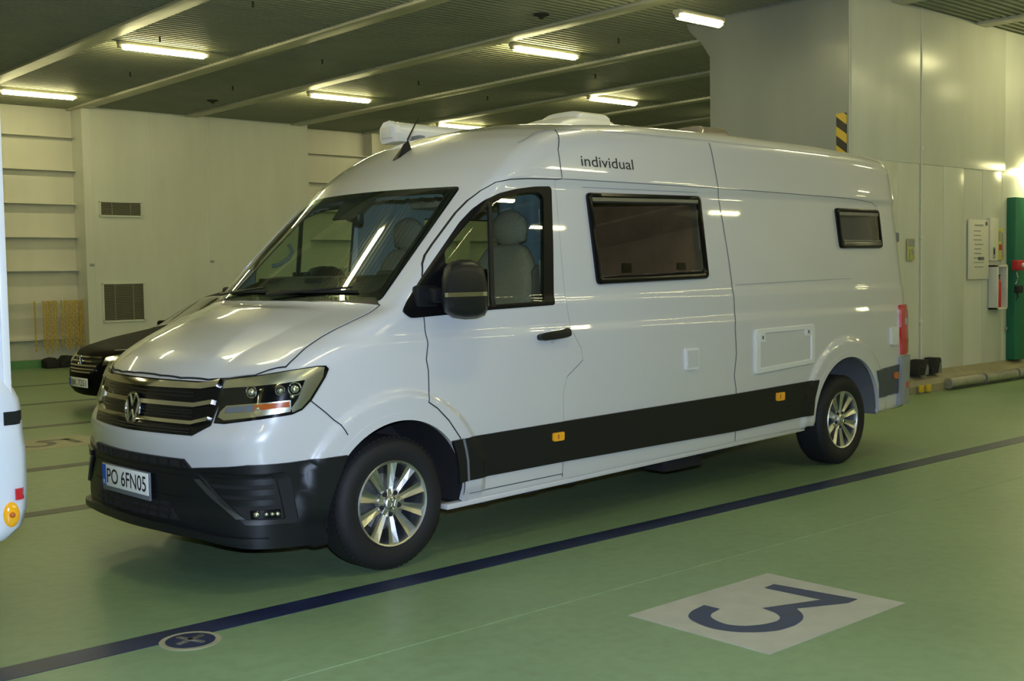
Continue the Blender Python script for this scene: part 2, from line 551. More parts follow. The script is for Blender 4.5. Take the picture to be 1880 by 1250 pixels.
def patch(name, poly, fmap, material, parent, off=.004, thick=.008, d=.05, dv=None, offs=None):
    """sheet cut to the outline poly (in the map's own coordinates), lying off above the surface"""
    cl = cells(poly, d, dv or d)
    key = {}; uv = []; fcs = []
    for c in cl:
        f = []
        for p in c:
            k = (round(p[0]*2e4), round(p[1]*2e4))
            if k not in key:
                key[k] = len(uv); uv.append(p)
            i = key[k]
            if not f or f[-1] != i: f.append(i)
        if len(f) > 2 and f[0] == f[-1]: f.pop()
        if len(set(f)) < 3: continue
        if len(set(f)) == len(f):
            fcs.append(f)
        else:
            for t in tessellate_polygon([[Vector((uv[i][0], uv[i][1], 0)) for i in f]]):
                t = [f[q] for q in t]
                if len(set(t)) == 3: fcs.append(t)
    UV = np.array(uv)
    P, N = fmap(UV)
    o = off if offs is None else offs(UV)[:, None]
    T = P+N*o
    verts = [tuple(v) for v in T]; norms = [tuple(v) for v in N]
    good = []
    for f in fcs:
        q = T[f]
        nn = np.zeros(3)
        for k in range(len(f)):
            nn += np.cross(q[k-1], q[k])
        if np.dot(nn, N[f].mean(0)) < 0: f = f[::-1]
        good.append(f)
    if thick > 0:
        edges = {}
        for f in good:
            for k in range(len(f)):
                a, b2 = f[k-1], f[k]
                edges[(a, b2)] = edges.get((a, b2), 0)+1
        rim = [(a, b2) for (a, b2) in edges if (b2, a) not in edges]
        for a, b2 in rim:
            na, nb = N[a], N[b2]
            p0, p1 = T[a], T[b2]
            p2, p3 = p1-nb*thick, p0-na*thick
            fn = np.cross(p1-p0, na); l = np.linalg.norm(fn)
            if l < 1e-9: continue
            fn = fn/l
            i = len(verts)
            verts += [tuple(p0), tuple(p3), tuple(p2), tuple(p1)]
            norms += [tuple(fn)]*4
            good.append([i, i+1, i+2, i+3])
    return mesh_obj(name, verts, good, material, parent, normals=norms)

def ribbon(name, line, fmap, material, parent, w=.007, off=.0015, step=.03, closed=False, taper=False):
    P = [np.array(p, float) for p in line]
    if closed: P.append(P[0])
    pts = []
    for a, b2 in zip(P[:-1], P[1:]):
        n = max(1, int(np.linalg.norm(b2-a)/step))
        for k in range(n): pts.append(a+(b2-a)*k/n)
    pts.append(P[-1]); pts = np.array(pts)
    T = np.gradient(pts, axis=0)
    T /= np.maximum(np.linalg.norm(T, axis=1, keepdims=True), 1e-9)
    S = np.stack([-T[:, 1], T[:, 0]], 1)*w/2
    A, NA = fmap(pts+S); Bq, NB = fmap(pts-S)
    n = len(pts)
    V = np.concatenate([A+NA*off, Bq+NB*off]); N = np.concatenate([NA, NB])
    fs = []
    for i in range(n-1):
        f = [i, i+1, n+i+1, n+i]
        nn = np.cross(V[f[1]]-V[f[0]], V[f[2]]-V[f[0]])
        if nn.dot(N[i]) < 0: f = f[::-1]
        fs.append(f)
    return mesh_obj(name, V, fs, material, parent, normals=N)

def ring_frame(name, outer, inner, fmap, material, parent, levels, sub=.05):
    """raised frame: loops between outer and inner with (t, height) levels"""
    O = np.array(outer, float); I = np.array(inner, float)
    n = len(O); o2, i2 = [], []
    for k in range(n):
        a, b2 = O[k], O[(k+1) % n]
        m = max(1, int(np.linalg.norm(b2-a)/sub))
        for j in range(m):
            o2.append(a+(b2-a)*j/m); i2.append(I[k]+(I[(k+1) % n]-I[k])*j/m)
    O, I = np.array(o2), np.array(i2); n = len(O)
    V = []
    for t, h in levels:
        P, N = fmap(O*(1-t)+I*t)
        V.append(P+N*h)
    fs = []
    for l in range(len(levels)-1):
        for k in range(n):
            fs.append([l*n+k, l*n+(k+1) % n, (l+1)*n+(k+1) % n, (l+1)*n+k])
    V = np.concatenate(V)
    # orientation
    P, N = fmap(O[:1]*.5+I[:1]*.5)
    f = fs[n*(len(levels)//2-1) if len(levels) > 2 else 0]
    nn = np.cross(V[f[1]]-V[f[0]], V[f[2]]-V[f[0]])
    if nn.dot(N[0]) < 0: fs = [x[::-1] for x in fs]
    return mesh_obj(name, V, fs, material, parent, sharp=30)
# ================================================================== CAMPER VAN
VAN_RZ = 0.04018978
def table(pts,lo,hi,step,sig):
    n=int(round((hi-lo)/step))+1
    g=lo+step*np.arange(n)
    p=np.array(pts,float)
    v=np.interp(g,p[:,0],p[:,1])
    # linear extrapolation
    if sig>0:
        m=int(4*sig/step)
        k=np.exp(-.5*(step*np.arange(-m,m+1)/sig)**2);k/=k.sum()
        vp=np.concatenate([2*v[0]-v[m:0:-1],v,2*v[-1]-v[-2:-m-2:-1]])
        v=np.convolve(vp,k,'valid')
    return g,v
W_TAB=table([(.0,.90),(.15,.95),(.25,.985),(.30,.990),(.42,.997),(.75,1.008),(.95,1.010),(1.175,1.004),(1.195,1.003),(1.235,.988),(1.36,.984),(1.375,.983),(1.405,.971),(2.045,.925),(2.065,.925),(2.10,.934),(2.15,.928),(2.42,.885),(2.9,.78)],0,3,.002,.008)
T_TAB=table([(-1.4,.50),(-1.05,.90),(-.90,1.035),(-.80,1.11),(-.65,1.195),(-.45,1.285),(-.25,1.352),(-.16,1.385),(.20,1.717),(.55,2.035),(.68,2.148),(.85,2.275),(1.0,2.365),(1.2,2.445),(1.5,2.51),(2.0,2.545),(3.0,2.56),(4.2,2.55),(5.0,2.52),(5.5,2.48),(6.2,2.40)],-1.6,6.4,.0025,.035)
P_TAB=table([(0,-.80),(.15,-.87),(.22,-.94),(.28,-.985),(.36,-.99),(.42,-.975),(.6,-.975),(.70,-.985),(.75,-.985),(.80,-.965),(.83,-.945),(1.03,-.905),(1.06,-.885),(1.3,-.70),(3.2,.9)],0,3.2,.0025,.012)
R_TAB=table([(0,5.68),(.9,5.69),(1.3,5.69),(2.0,5.61),(2.45,5.55),(2.7,5.5),(3.2,5.4)],0,3.2,.004,.03)
def smax(a,b,k):
    h=np.clip(.5+.5*(a-b)/k,0,1)
    return b*(1-h)+a*h+k*h*(1-h)
def sstep(a,b,x):
    t=np.clip((x-a)/(b-a),0,1);return t*t*(3-2*t)
ARCHF=(.02,.352,.447);ARCHR=(4.475,.365,.492)
def width(x,z):
    w=np.interp(z,*W_TAB)
    w=w-.05*(np.clip(.12-x,0,2)/.6)**2
    w=w-.04*(np.clip(x-4.6,0,2)/1.0)**2
    for cx,cz,r in (ARCHF,ARCHR):
        d=np.sqrt((x-cx)**2+(z-cz)**2)
        w=w+.024*(1-sstep(r+.11,r+.16,d))*sstep(.30,.40,z)
    return w
def van_F(x,y,z,carve=True):
    y=np.abs(y)
    yy=y*y
    xp=x-.25*yy
    T=np.interp(xp,*T_TAB)-yy*(.015-.01*sstep(-.4,.0,x)+.075*sstep(.75,1.7,x))
    ta=np.clip((xp+.85)/.70,0,1)
    ya=.47-.22*ta; yb=.545+.10*ta
    T=T+.020*(1-np.clip((y-ya)/(yb-ya),0,1))*sstep(-.90,-.74,xp)*(1-sstep(-.26,-.15,xp))
    sl=(np.interp(xp+.02,*T_TAB)-np.interp(xp-.02,*T_TAB))/.04
    top=(z-T)/np.sqrt(1+sl*sl)
    front=(np.interp(z,*P_TAB)+(.30-.06*sstep(1.0,.75,z))*yy-x)/np.sqrt(1+.3*yy)
    nose=smax(top,front,.05)
    side=y-width(x,z)
    k=.12-.05*sstep(-.3,.1,x)*(1-sstep(.9,1.4,x))
    f=smax(nose,side,k)
    rear=x-(np.interp(z,*R_TAB)-.04*yy)
    f=smax(f,rear,.24)
    bot=(.272+.017*x)-z
    f=smax(f,bot,.03)
    if carve:
        for cx,cz,r in (ARCHF,ARCHR):
            c=np.sqrt((x-cx)**2+(z-cz)**2)-r
            f=np.maximum(f,-np.maximum(c,.58-y))
    return f
def vF(x, y, z):
    return van_F(x, y, z, False)

def side_map(sg=-1):
    def f(UV):
        UV = np.asarray(UV, float)
        P0 = np.stack([UV[:, 0], np.zeros(len(UV)), UV[:, 1]], 1)
        D = np.tile(np.array([0, sg, 0.]), (len(UV), 1))
        P = solve(vF, P0, D, .25, 1.3)
        return P, normal_of(vF, P)
    return f

def top_map(UV):
    UV = np.asarray(UV, float)
    P0 = np.stack([UV[:, 0], UV[:, 1], np.zeros(len(UV))], 1)
    P = solve(vF, P0, np.tile(np.array([0, 0, 1.]), (len(UV), 1)), .75, 2.9)
    return P, normal_of(vF, P)

def screen_map(UV):
    UV = np.asarray(UV, float)
    return top_map(np.stack([UV[:, 0]+.25*UV[:, 1]**2, UV[:, 1]], 1))

def nose_map(UV):
    # angle (degrees, + = camera side) about a vertical axis at x=-.2, and height
    UV = np.asarray(UV, float)
    th = np.radians(UV[:, 0])
    zc = np.maximum(UV[:, 1], .315)
    D = np.stack([-np.cos(th), -np.sin(th), 0*th], 1)
    P = solve(vF, np.stack([0*th-.2, 0*th, zc], 1), D, .2, 1.6)
    N = normal_of(vF, P)
    P = P.copy(); P[:, 2] = UV[:, 1]
    return P, N

def tail_map(UV):
    UV = np.asarray(UV, float)
    th = np.radians(UV[:, 0])
    zc = np.maximum(UV[:, 1], .42)
    D = np.stack([np.cos(th), -np.sin(th), 0*th], 1)
    P = solve(vF, np.stack([0*th+5.0, 0*th, zc], 1), D, .2, 1.6)
    N = normal_of(vF, P)
    P = P.copy(); P[:, 2] = UV[:, 1]
    return P, N

NEAR, FAR = side_map(-1), side_map(1)

van = empty('camper_van', 'white high-roof camper van parked across the middle of the green deck', 'camper van', (0, 0, 0), VAN_RZ)

# outlines on the side, (x, z) in metres from the front axle
DOORWIN = [(.075, 1.354), (.122, 1.318), (.345, 1.326), (.705, 1.343), (1.211, 1.355), (1.240, 1.722), (1.256, 2.040), (1.240, 2.055),
           (1.118, 2.049), (.968, 2.029), (.830, 2.000), (.722, 1.955), (.637, 1.902), (.545, 1.826), (.407, 1.691), (.253, 1.540)]
DOORGLASS = [(.362, 1.362), (.712, 1.370), (1.127, 1.378), (1.161, 1.693), (1.183, 1.987), (1.155, 2.013), (1.095, 2.018), (.966, 2.002),
             (.850, 1.972), (.745, 1.928), (.607, 1.842), (.513, 1.763), (.400, 1.660)]
BIGWIN = [(1.560, 2.030), (2.690, 2.048), (2.730, 1.488), (1.606, 1.466)]
BIGPANE = [(1.600, 1.992), (2.648, 2.010), (2.686, 1.540), (1.645, 1.514)]
SMALLWIN = [(4.425, 2.014), (5.100, 2.018), (5.130, 1.703), (4.465, 1.699)]
SMALLPANE = [(4.462, 1.972), (5.062, 1.976), (5.092, 1.752), (4.502, 1.748)]
FARWIN = [(1.78, 1.965), (2.68, 1.965), (2.68, 1.45), (1.78, 1.45)]
SCREEN = [(-.135, -.838), (.562, -.752), (.562, .752), (-.135, .838)]
SCREEN_IN = [(-.085, -.790), (.520, -.702), (.520, .702), (-.085, .790)]

HO = [(-.868, 0), (-.865, -.15), (-.845, -.33), (-.800, -.52), (-.752, -.640), (-.685, -.765), (-.575, -.872), (-.510, -.868), (-.453, -.858), (-.348, -.850), (-.204, -.862), (-.054, -.866), (.020, -.855), (-.035, -.66), (-.100, -.40), (-.130, -.18), (-.138, 0)]
HO = HO + [(x, -y) for x, y in HO[::-1] if abs(y) > 1e-6]
DOOR = [(.253, 1.540), (.285, 1.599), (.324, 1.646), (.385, 1.706), (.471, 1.787), (.573, 1.883), (.655, 1.953), (.733, 2.009), (.827, 2.059), (.927, 2.080), (1.063, 2.090), (1.285, 2.096),
        (1.298, 1.95), (1.306, 1.611), (1.314, 1.351), (1.345, 1.188), (1.413, 1.086), (1.424, 1.020), (1.394, 1.000), (1.282, .930), (1.248, .836), (1.249, .650), (1.246, .352),
        (.462, .342), (.452, .42), (.445, .56), (.421, .659), (.338, .763), (.258, .837), (.201, .873), (.222, .921), (.223, 1.037), (.212, 1.096), (.227, 1.178), (.219, 1.322), (.228, 1.45)]
# ---- body shell
P, Fc = surface_nets(vF, (-1.10, -1.1625, .235), (5.85, 1.1625, 2.70), (.025, .025, .020))
P = snap(vF, P)
N = normal_of(vF, P)
Cc = P[Fc].mean(1); Nc = N[Fc].mean(1)
keep = np.ones(len(Fc), bool)
sidef = np.abs(Nc[:, 1]) > .5
xz = Cc[:, [0, 2]]
for cx, cz, r in (ARCHF, ARCHR):
    keep &= ~((np.hypot(Cc[:, 0]-cx, Cc[:, 2]-cz) < r+.010) & (np.abs(Cc[:, 1]) > .56))
under_panel = (in_poly(Cc[:, :2], offset_poly(HO, -.045)) & (Nc[:, 2] > .3) & (Cc[:, 2] < 1.5)) | (in_poly(xz, offset_poly(DOOR, -.045)) & sidef)
hole = in_poly(xz, offset_poly(DOORGLASS, .022)) & sidef
hole |= in_poly(xz, BIGPANE) & sidef & (Cc[:, 1] < 0)
hole |= in_poly(xz, SMALLPANE) & sidef & (Cc[:, 1] < 0)
hole |= in_poly(xz, FARWIN) & sidef & (Cc[:, 1] > 0)
sxy = np.stack([Cc[:, 0]-.25*Cc[:, 1]**2, Cc[:, 1]], 1)
mid_s = [tuple((np.array(a)+np.array(b2))/2) for a, b2 in zip(SCREEN, SCREEN_IN)]
hole |= in_poly(sxy, mid_s) & (Cc[:, 2] > 1.3) & (Cc[:, 2] < 2.2)
keep &= ~hole & ~under_panel
under = (Nc[:, 2] < -.6)
def compact(P, N, F):
    u = np.unique(F); m = -np.ones(len(P), int); m[u] = np.arange(len(u))
    return P[u], N[u], m[F]
p, n, f = compact(P, N, Fc[keep])
body = mesh_obj('body_shell', p, f, None, van, normals=n, mats=[M['white'], M['black_matte']], midx=under[keep].astype(int))
# inner lining of cab and living space
lk = (~hole) & (Cc[:, 2] > 1.0) & (Cc[:, 0] < 5.5)
p, n, f = compact(P-N*.045, -N, Fc[lk][:, ::-1])
mesh_obj('interior_lining', p, f, M['lining'], van, normals=n)
b = B(); b.box((-.55, -.88, .93), (5.4, .88, .96)); b.box((.52, -.6, .285), (3.9, .6, .33)); b.box((-.7, -.52, .25), (5.3, .52, .30))
b.build('floor_pan', M['black_matte'], van)

# ---- wheel arches
for nm, (cx, cz, r), zl in (('front_wheel_arch', ARCHF, .30), ('rear_wheel_arch', ARCHR, .36)):
    for sg, fm in ((-1, NEAR), (1, FAR)):
        a0 = math.asin(max(-1, (zl-cz)/r))
        ang = np.linspace(a0, PI-a0, 49)
        outer = [(cx+(r+.034)*math.cos(a), cz+(r+.034)*math.sin(a)) for a in ang]
        inner = [(cx+(r-.006)*math.cos(a), cz+(r-.006)*math.sin(a)) for a in ang[::-1]]
        o = patch(nm, outer+inner, fm, M['white'], van, off=.003, thick=.03, d=.06)
        # inner liner
        b = bmesh.new(); R = r+.006
        cols = []
        b0 = math.asin((zl-cz)/R)-.02
        for a in np.linspace(b0, PI-b0, 41):
            x, z = cx+R*math.cos(a), cz+R*math.sin(a)
            cols.append([b.verts.new((x, sg*y, z)) for y in (.985, .9, .75, .55)])
        for i in range(40):
            for k in range(3):
                b.faces.new((cols[i][k], cols[i+1][k], cols[i+1][k+1], cols[i][k+1]))
        b.faces.new([c[3] for c in cols])
        bmesh.ops.recalc_face_normals(b, faces=b.faces)
        me = bpy.data.meshes.new('arch_liner'); b.to_mesh(me); b.free()
        me.materials.append(M['black_matte'] if nm.startswith('front') else M['liner'])
        link(bpy.data.objects.new('arch_liner', me), o)

# ---- wheels
def wheel(name, cx, sg):
    cz = .352; yo = .968
    c = (cx, 0, cz)
    def pr(l): return [(r, sg*y) for r, y in l]
    t = B()
    t.lathe(pr([(.222, yo-.012), (.232, yo-.006), (.25, yo+.004), (.285, yo+.010), (.315, yo+.006), (.338, yo-.012), (.349, yo-.035), (.353, yo-.07),
                (.353, yo-.17), (.349, yo-.205), (.33, yo-.23), (.25, yo-.235), (.222, yo-.22)]), c, seg=64, closed=True)
    for k in range(64):          # shoulder lugs
        a = 2*PI*k/64
        m = Matrix.Translation(Vector(c)) @ Matrix.Rotation(a, 4, 'Y')
        y0, y1 = sorted((sg*(yo-.028), sg*(yo-.075)))
        t.box((-.010, y0, .335), (.010, y1, .3515), mtx=m)
    w = t.build(name, M['tyre'], van, sharp=40)
    r = B()
    r.lathe(pr([(.2275, yo-.012), (.2285, yo-.004), (.224, yo+.002), (.216, yo-.002), (.211, yo-.012), (.209, yo-.03)]), c, seg=64)
    ro = r.build('rim', M['alloy'], w, sharp=25)
    # ring only: drop the end caps of the lathe
    bm = bmesh.new(); bm.from_mesh(ro.data)
    bmesh.ops.delete(bm, geom=[f for f in bm.faces if len(f.verts) > 8], context='FACES'); bm.to_mesh(ro.data); bm.free()
    r = B()
    r.lathe(pr([(.212, yo-.02), (.200, yo-.06), (.195, yo-.20), (.05, yo-.21)]), c, seg=48)
    bo = r.build('rim_barrel', M['alloy_dark'], w, sharp=40)
    bm = bmesh.new(); bm.from_mesh(bo.data)
    bmesh.ops.delete(bm, geom=[f for f in bm.faces if len(f.verts) > 8 and abs(abs(f.calc_center_median().y)-(yo-.02)) < .03], context='FACES'); bm.to_mesh(bo.data); bm.free()
    d = B(); d.lathe(pr([(.15, yo-.12), (.15, yo-.10), (.06, yo-.095)]), c, seg=40)
    d.build('brake_disc', M['steel'], w)
    # ten faceted spokes in five pairs
    for k in range(10):
        a = 2*PI*k/10 + PI/2
        s = bmesh.new()
        def V(rad, lat, h):
            x = rad*math.cos(a)-lat*math.sin(a); z = rad*math.sin(a)+lat*math.cos(a)
            return s.verts.new((cx+x, sg*(yo+h), cz+z))
        rows = []
        for rad, wd, h in ((.042, .013, -.030), (.085, .018, -.026), (.15, .025, -.016), (.216, .033, -.004)):
            rows.append([V(rad, -wd, h-.034), V(rad, -wd, h), V(rad, -wd*.12, h-.013), V(rad, wd*.12, h-.013), V(rad, wd, h), V(rad, wd, h-.034)])
        for i in range(3):
            for j in range(5):
                s.faces.new((rows[i][j], rows[i][j+1], rows[i+1][j+1], rows[i+1][j]))
        bmesh.ops.recalc_face_normals(s, faces=s.faces)
        me = bpy.data.meshes.new('spoke'); s.to_mesh(me); s.free(); me.materials.append(M['alloy'])
        link(bpy.data.objects.new('spoke', me), w)
    h = B(); h.lathe(pr([(.078, yo-.06), (.074, yo-.034), (.045, yo-.030), (.040, yo-.016), (.034, yo-.012)]), c, seg=32)
    h.build('hub_cap', M['alloy'], w, sharp=30)
    e = B()
    def mp(u, v, hh): return (cx+u*.030*(-sg), sg*(yo-.012+hh), cz+v*.030)
    for st in EMBLEM:
        for q0, q1 in zip(st[:-1], st[1:]):
            e.tube([mp(*q0, .001), mp(*q1, .001)], .0028, seg=6)
    e.tube([mp(math.cos(2*PI*k/24), math.sin(2*PI*k/24), .001) for k in range(24)], .0028, seg=6, closed=True)
    e.build('hub_emblem', M['chrome'], w)
    for k in range(5):
        a = 2*PI*(k+.5)/5 + PI/2
        l = B(); q = (cx+.060*math.cos(a), 0, cz+.060*math.sin(a))
        l.lathe(pr([(.012, yo-.04), (.012, yo-.024), (.006, yo-.022)]), q, seg=10)
        l.build('wheel_bolt', M['black_matte'], w)
    return w
EMBLEM = [[(-.36, .86), (0, .14), (.36, .86)], [(-.80, .52), (-.36, -.84), (0, -.10), (.36, -.84), (.80, .52)]]
for cx, nm in ((0., 'front_wheel'), (4.49, 'rear_wheel')):
    for sg in (-1, 1):
        wheel(nm, cx, sg)

# ---- nose
def sym(half):
    """mirror a right half-outline (theta >= 0, listed from centre top clockwise) to a full one"""
    return half + [(-t, z) for t, z in half[::-1] if abs(t) > 1e-6]
grille = patch('grille', sym([(0, 1.030), (20, 1.030), (41, 1.028), (47.6, 1.040), (46.2, .930), (43.6, .820), (36.9, .768), (20, .767), (0, .764)]),
               nose_map, M['black_gloss'], van, off=.006, thick=.02, d=4, dv=.05)
def bar(name, pts, off=.024, m='chrome', parent=grille, th=.02):
    return patch(name, pts, nose_map, M[m], parent, off=off, thick=th, d=3, dv=.02)
bar('chrome_bar', sym([(0, 1.018), (20, 1.018), (38, 1.016), (42.5, 1.021), (46.8, 1.036), (45.6, 1.004), (39.6, .991), (20, .988), (0, .987)]))
for sg in (1, -1):
    for top, bot, e0, e1, zt, zb in ((.926, .904, 37, 44.4, .942, .920), (.834, .814, 36.6, 43.2, .859, .837)):
        bar('chrome_bar', [(sg*5.2, top), (sg*20, top), (sg*e0, top-.003), (sg*e1, zt), (sg*(e1-.4), zb), (sg*e0, bot-.002), (sg*20, bot), (sg*5.2, bot)])
for zz in (.955, .972, .873, .886, .855, .793, .780):
    bar('grille_slat', sym([(0, zz+.003), (36, zz+.003), (36, zz-.003), (0, zz-.003)]), off=.011, m='black_plastic', th=.006)
bar('trim_badge', [(-40.5, .928), (-33.5, .928), (-33.5, .895), (-40.5, .895)], off=.029, m='alloy', th=.004)
# emblem: ring and letter strokes on a dark disc
eb = B()
def em(u, v, h): 
    r = .083; z = .875+v*r
    return (-.955-h-.12*(.875-z), -u*r, z)
eb.tube([em(math.cos(2*PI*k/40)*.95, math.sin(2*PI*k/40)*.95, 0) for k in range(40)], .0075, seg=8, closed=True)
for st in EMBLEM:
    for q0, q1 in zip(st[:-1], st[1:]):
        eb.tube([em(*q0, 0), em(*q1, 0)], .0078, seg=8)
eb.build('emblem', M['chrome'], grille)
d = B(); d.prism([(math.cos(2*PI*k/40), math.sin(2*PI*k/40)) for k in range(40)], lambda u, v: em(u, v, -.004), lambda u, v: em(u, v, -.024))
d.build('emblem_disc', M['black_gloss'], grille)

# headlights
HL = [(47.9, 1.043), (58, 1.062), (67, 1.086), (75.5, 1.103), (78.2, 1.102), (79.0, 1.085), (77.8, 1.045), (73.2, .936), (70.4, .893), (67.4, .874), (61.2, .862), (55, .848), (48.2, .831), (44.6, .832), (46.4, .935)]
for sg in (1, -1):
    S = lambda l: [(sg*t, z) for t, z in l]
    hl = patch('headlight', S(HL), nose_map, M['black_gloss'], van, off=.0035, thick=.01, d=3, dv=.04)
    patch('headlight_reflector', S([(48.2, 1.036), (58, 1.056), (67, 1.080), (75.3, 1.097), (77.6, 1.094), (76.9, 1.048), (72.6, .945), (70, .902), (67.5, .885), (67.2, .905), (69.2, .95), (71.5, 1.038), (66, 1.028), (57.4, 1.013), (47.4, .999)]),
          nose_map, M['reflector'], hl, off=.007, thick=.004, d=3, dv=.03)
    patch('daytime_light', S([(46.2, .862), (46.9, .888), (48.9, .917), (56, .929), (67.2, .945), (67.2, .905), (67, .889), (61.2, .877), (55, .862), (48.2, .847)]),
          nose_map, M['reflector'], hl, off=.007, thick=.004, d=3, dv=.03)
    patch('indicator_lens', S([(57.5, .924), (66.8, .939), (66.8, .912), (57.5, .898)]), nose_map, M['orange'], hl, off=.010, thick=.004, d=3, dv=.03)
    patch('lamp_strip', S([(48.8, .908), (57.5, .922), (57.5, .895), (48.6, .882)]), nose_map, M['grey_plastic'], hl, off=.010, thick=.004, d=3, dv=.03)
    for t, z, rr in ((56.8, .986, .022), (64.5, .992, .017), (68.4, .998, .024)):
        (q,), (nn,) = nose_map([(sg*t, z)])
        b = B(); b.sphere(tuple(q+nn*.002), rr, scale=(1, 1, .95)); b.build('projector_lens', M['clear'], hl)
        b = B(); b.tube([tuple(q+nn*.008 + rr*1.3*(math.cos(2*PI*k/20)*np.array([nn[1], -nn[0], 0])+math.sin(2*PI*k/20)*np.array([0, 0, 1]))) for k in range(20)], .004, seg=6, closed=True)
        b.build('projector_ring', M['chrome'], hl)
    for t, z in ((58.5, .906), (67.6, .962)):
        (q,), (nn,) = nose_map([(sg*t, z)])
        b = B(); b.sphere(tuple(q+nn*.008), .012); b.build('bulb', M['clear'], hl)
    patch('headlight_lens', S(offset_poly(HL, -.25) if False else HL), nose_map, M['lens'], hl, off=.022, thick=0, d=3, dv=.04)

# lower bumper in black plastic
bt = [(0, .652), (20, .652), (33.5, .651), (36.4, .609), (48, .627), (55, .641), (66, .641), (75, .646), (83.4, .650), (81.6, .58), (79.6, .50), (77.8, .42), (77, .35), (76.6, .225), (66, .222), (54, .235), (40, .262), (20, .272), (0, .272)]
bump = patch('front_bumper', sym(bt), nose_map, M['black_plastic'], van, off=.014, thick=.03, d=3, dv=.04)
bar('bumper_lip', sym([(0, .335), (30, .325), (46, .300), (60, .285), (60, .262), (46, .268), (30, .285), (0, .295)]), off=.045, m='black_plastic', parent=bump, th=.05)
bar('air_intake', sym([(0, .648), (33, .647), (35.2, .612), (20, .613), (0, .613)]), off=.016, m='black_matte', parent=bump, th=.004)
bar('air_intake', sym([(0, .428), (26, .425), (32, .345), (0, .345)]), off=.016, m='black_matte', parent=bump, th=.004)
for t in range(-33, 34, 6):
    bar('intake_rib', [(t-.35, .648), (t+.35, .648), (t+.35, .612), (t-.35, .612)], off=.021, m='strip', parent=bump, th=.006)
for t in range(-27, 28, 6):
    bar('intake_rib', [(t-.35, .426), (t+.35, .426), (t+.35, .345), (t-.35, .345)], off=.022, m='strip', parent=bump, th=.008)
for zz in (.400, .372):
    bar('intake_slat', sym([(0, zz+.004), (28, zz+.004), (28, zz-.004), (0, zz-.004)]), off=.024, m='strip', parent=bump, th=.008)
for zz in (.595, .565, .455):
    bar('bumper_crease', sym([(0, zz+.004), (36, zz+.003), (36, zz-.004), (0, zz-.004)]), off=.020, m='strip', parent=bump, th=.006)
for sg in (1, -1):
    S = lambda l: [(sg*t, z) for t, z in l]
    fo = S([(40.2, .592), (64.6, .600), (66.2, .575), (68.6, .362), (67.2, .345), (54.5, .352)])
    fi = S([(42.4, .570), (61.0, .580), (62.4, .555), (64.2, .378), (63.6, .372), (54.6, .377)])
    ff = ring_frame('fog_lamp_frame', fo, fi, nose_map, M['black_plastic'], bump, [(0, .012), (.06, .030), (.5, .026), (.94, .022), (1, .006)], sub=3)
    patch('fog_lamp_recess', fi, nose_map, M['black_matte'], ff, off=.0165, thick=.002, d=3, dv=.04)
    for zz in (.556, .505, .455):
        patch('fog_lamp_slat', S([(43.5+(.556-zz)*50, zz+.017), (61.8, zz+.017), (62.3, zz-.012), (44.6+(.556-zz)*58, zz-.012)]), nose_map, M['black_plastic'], ff, off=.024, thick=.008, d=3, dv=.03)
    patch('fog_lamp_trim', S([(39.0, .560), (41.2, .562), (46.9, .484), (47.6, .466), (49.6, .440), (54.6, .379), (52.3, .377), (48.6, .436), (45.0, .478)]), nose_map, M['alloy_dark'], ff, off=.034, thick=.010, d=2, dv=.03)
    fl = patch('fog_lamp', S([(55.6, .420), (63.2, .421), (63.2, .380), (55.8, .378)]), nose_map, M['black_gloss'], ff, off=.024, thick=.008, d=2, dv=.03)
    for t, rr in ((57.2, .017), (59.6, .011), (61.0, .011), (62.4, .013)):
        (q,), (nn,) = nose_map([(sg*t, .400)])
        bb = B(); bb.sphere(tuple(q+nn*.026), rr); bb.build('fog_lamp_bulb', M['clear'], fl)
# sump guard hanging low beside the wheel
b = B(); b.box((-.50, -.95, .20), (-.40, -.60, .26), .015); b.build('bumper_air_deflector', M['black_plastic'], bump)
b = B(); b.box((-.50, .60, .20), (-.40, .95, .26), .015); b.build('bumper_air_deflector', M['black_plastic'], bump)

# front number plate
PX, PY, PZ = -1.004, .015, .503
b = B(); b.box((PX, PY-.268, PZ-.083), (PX+.012, PY+.268, PZ+.062), .003)
npl = b.build('number_plate', M['grey_plastic'], van)
b = B(); b.box((PX-.004, PY-.26, PZ-.057), (PX, PY+.26, PZ+.057), .001); b.build('plate_face', M['plate'], npl)
b = B(); b.box((PX-.0048, PY+.216, PZ-.056), (PX-.0042, PY+.259, PZ+.056)); b.build('plate_country_band', M['plate_blue'], npl)
def plate_text(txt, parent, px, ystart, z0, h, wtot, m=M['ink'], dirn=-1, bold=.008):
    vs, fs = text_mesh(txt, 1., .0, bold)
    if not len(vs): return
    x0, x1 = vs[:, 0].min(), vs[:, 0].max(); y0, y1 = vs[:, 1].min(), vs[:, 1].max()
    V = [(px, ystart+dirn*(v[0]-x0)/(x1-x0)*wtot, z0+(v[1]-y0)/(y1-y0)*h) for v in vs]
    return mesh_obj('plate_lettering', V, [f[::-1] for f in fs], m, parent)
plate_text('PO 6FN05', npl, PX-.0047, PY+.205, PZ-.040, .080, .445)
plate_text('PL', npl, PX-.0052, PY+.248, PZ-.048, .022, .026, M['plate'])

# bonnet: separate panel with its shut line
patch('bonnet_gap', (offset_poly(HO, .007), offset_poly(HO, -.025)), top_map, M['gap'], van, off=.0015, thick=0, d=.03)
patch('bonnet', HO, top_map, M['white'], van, off=.0045, thick=.006, d=.03)
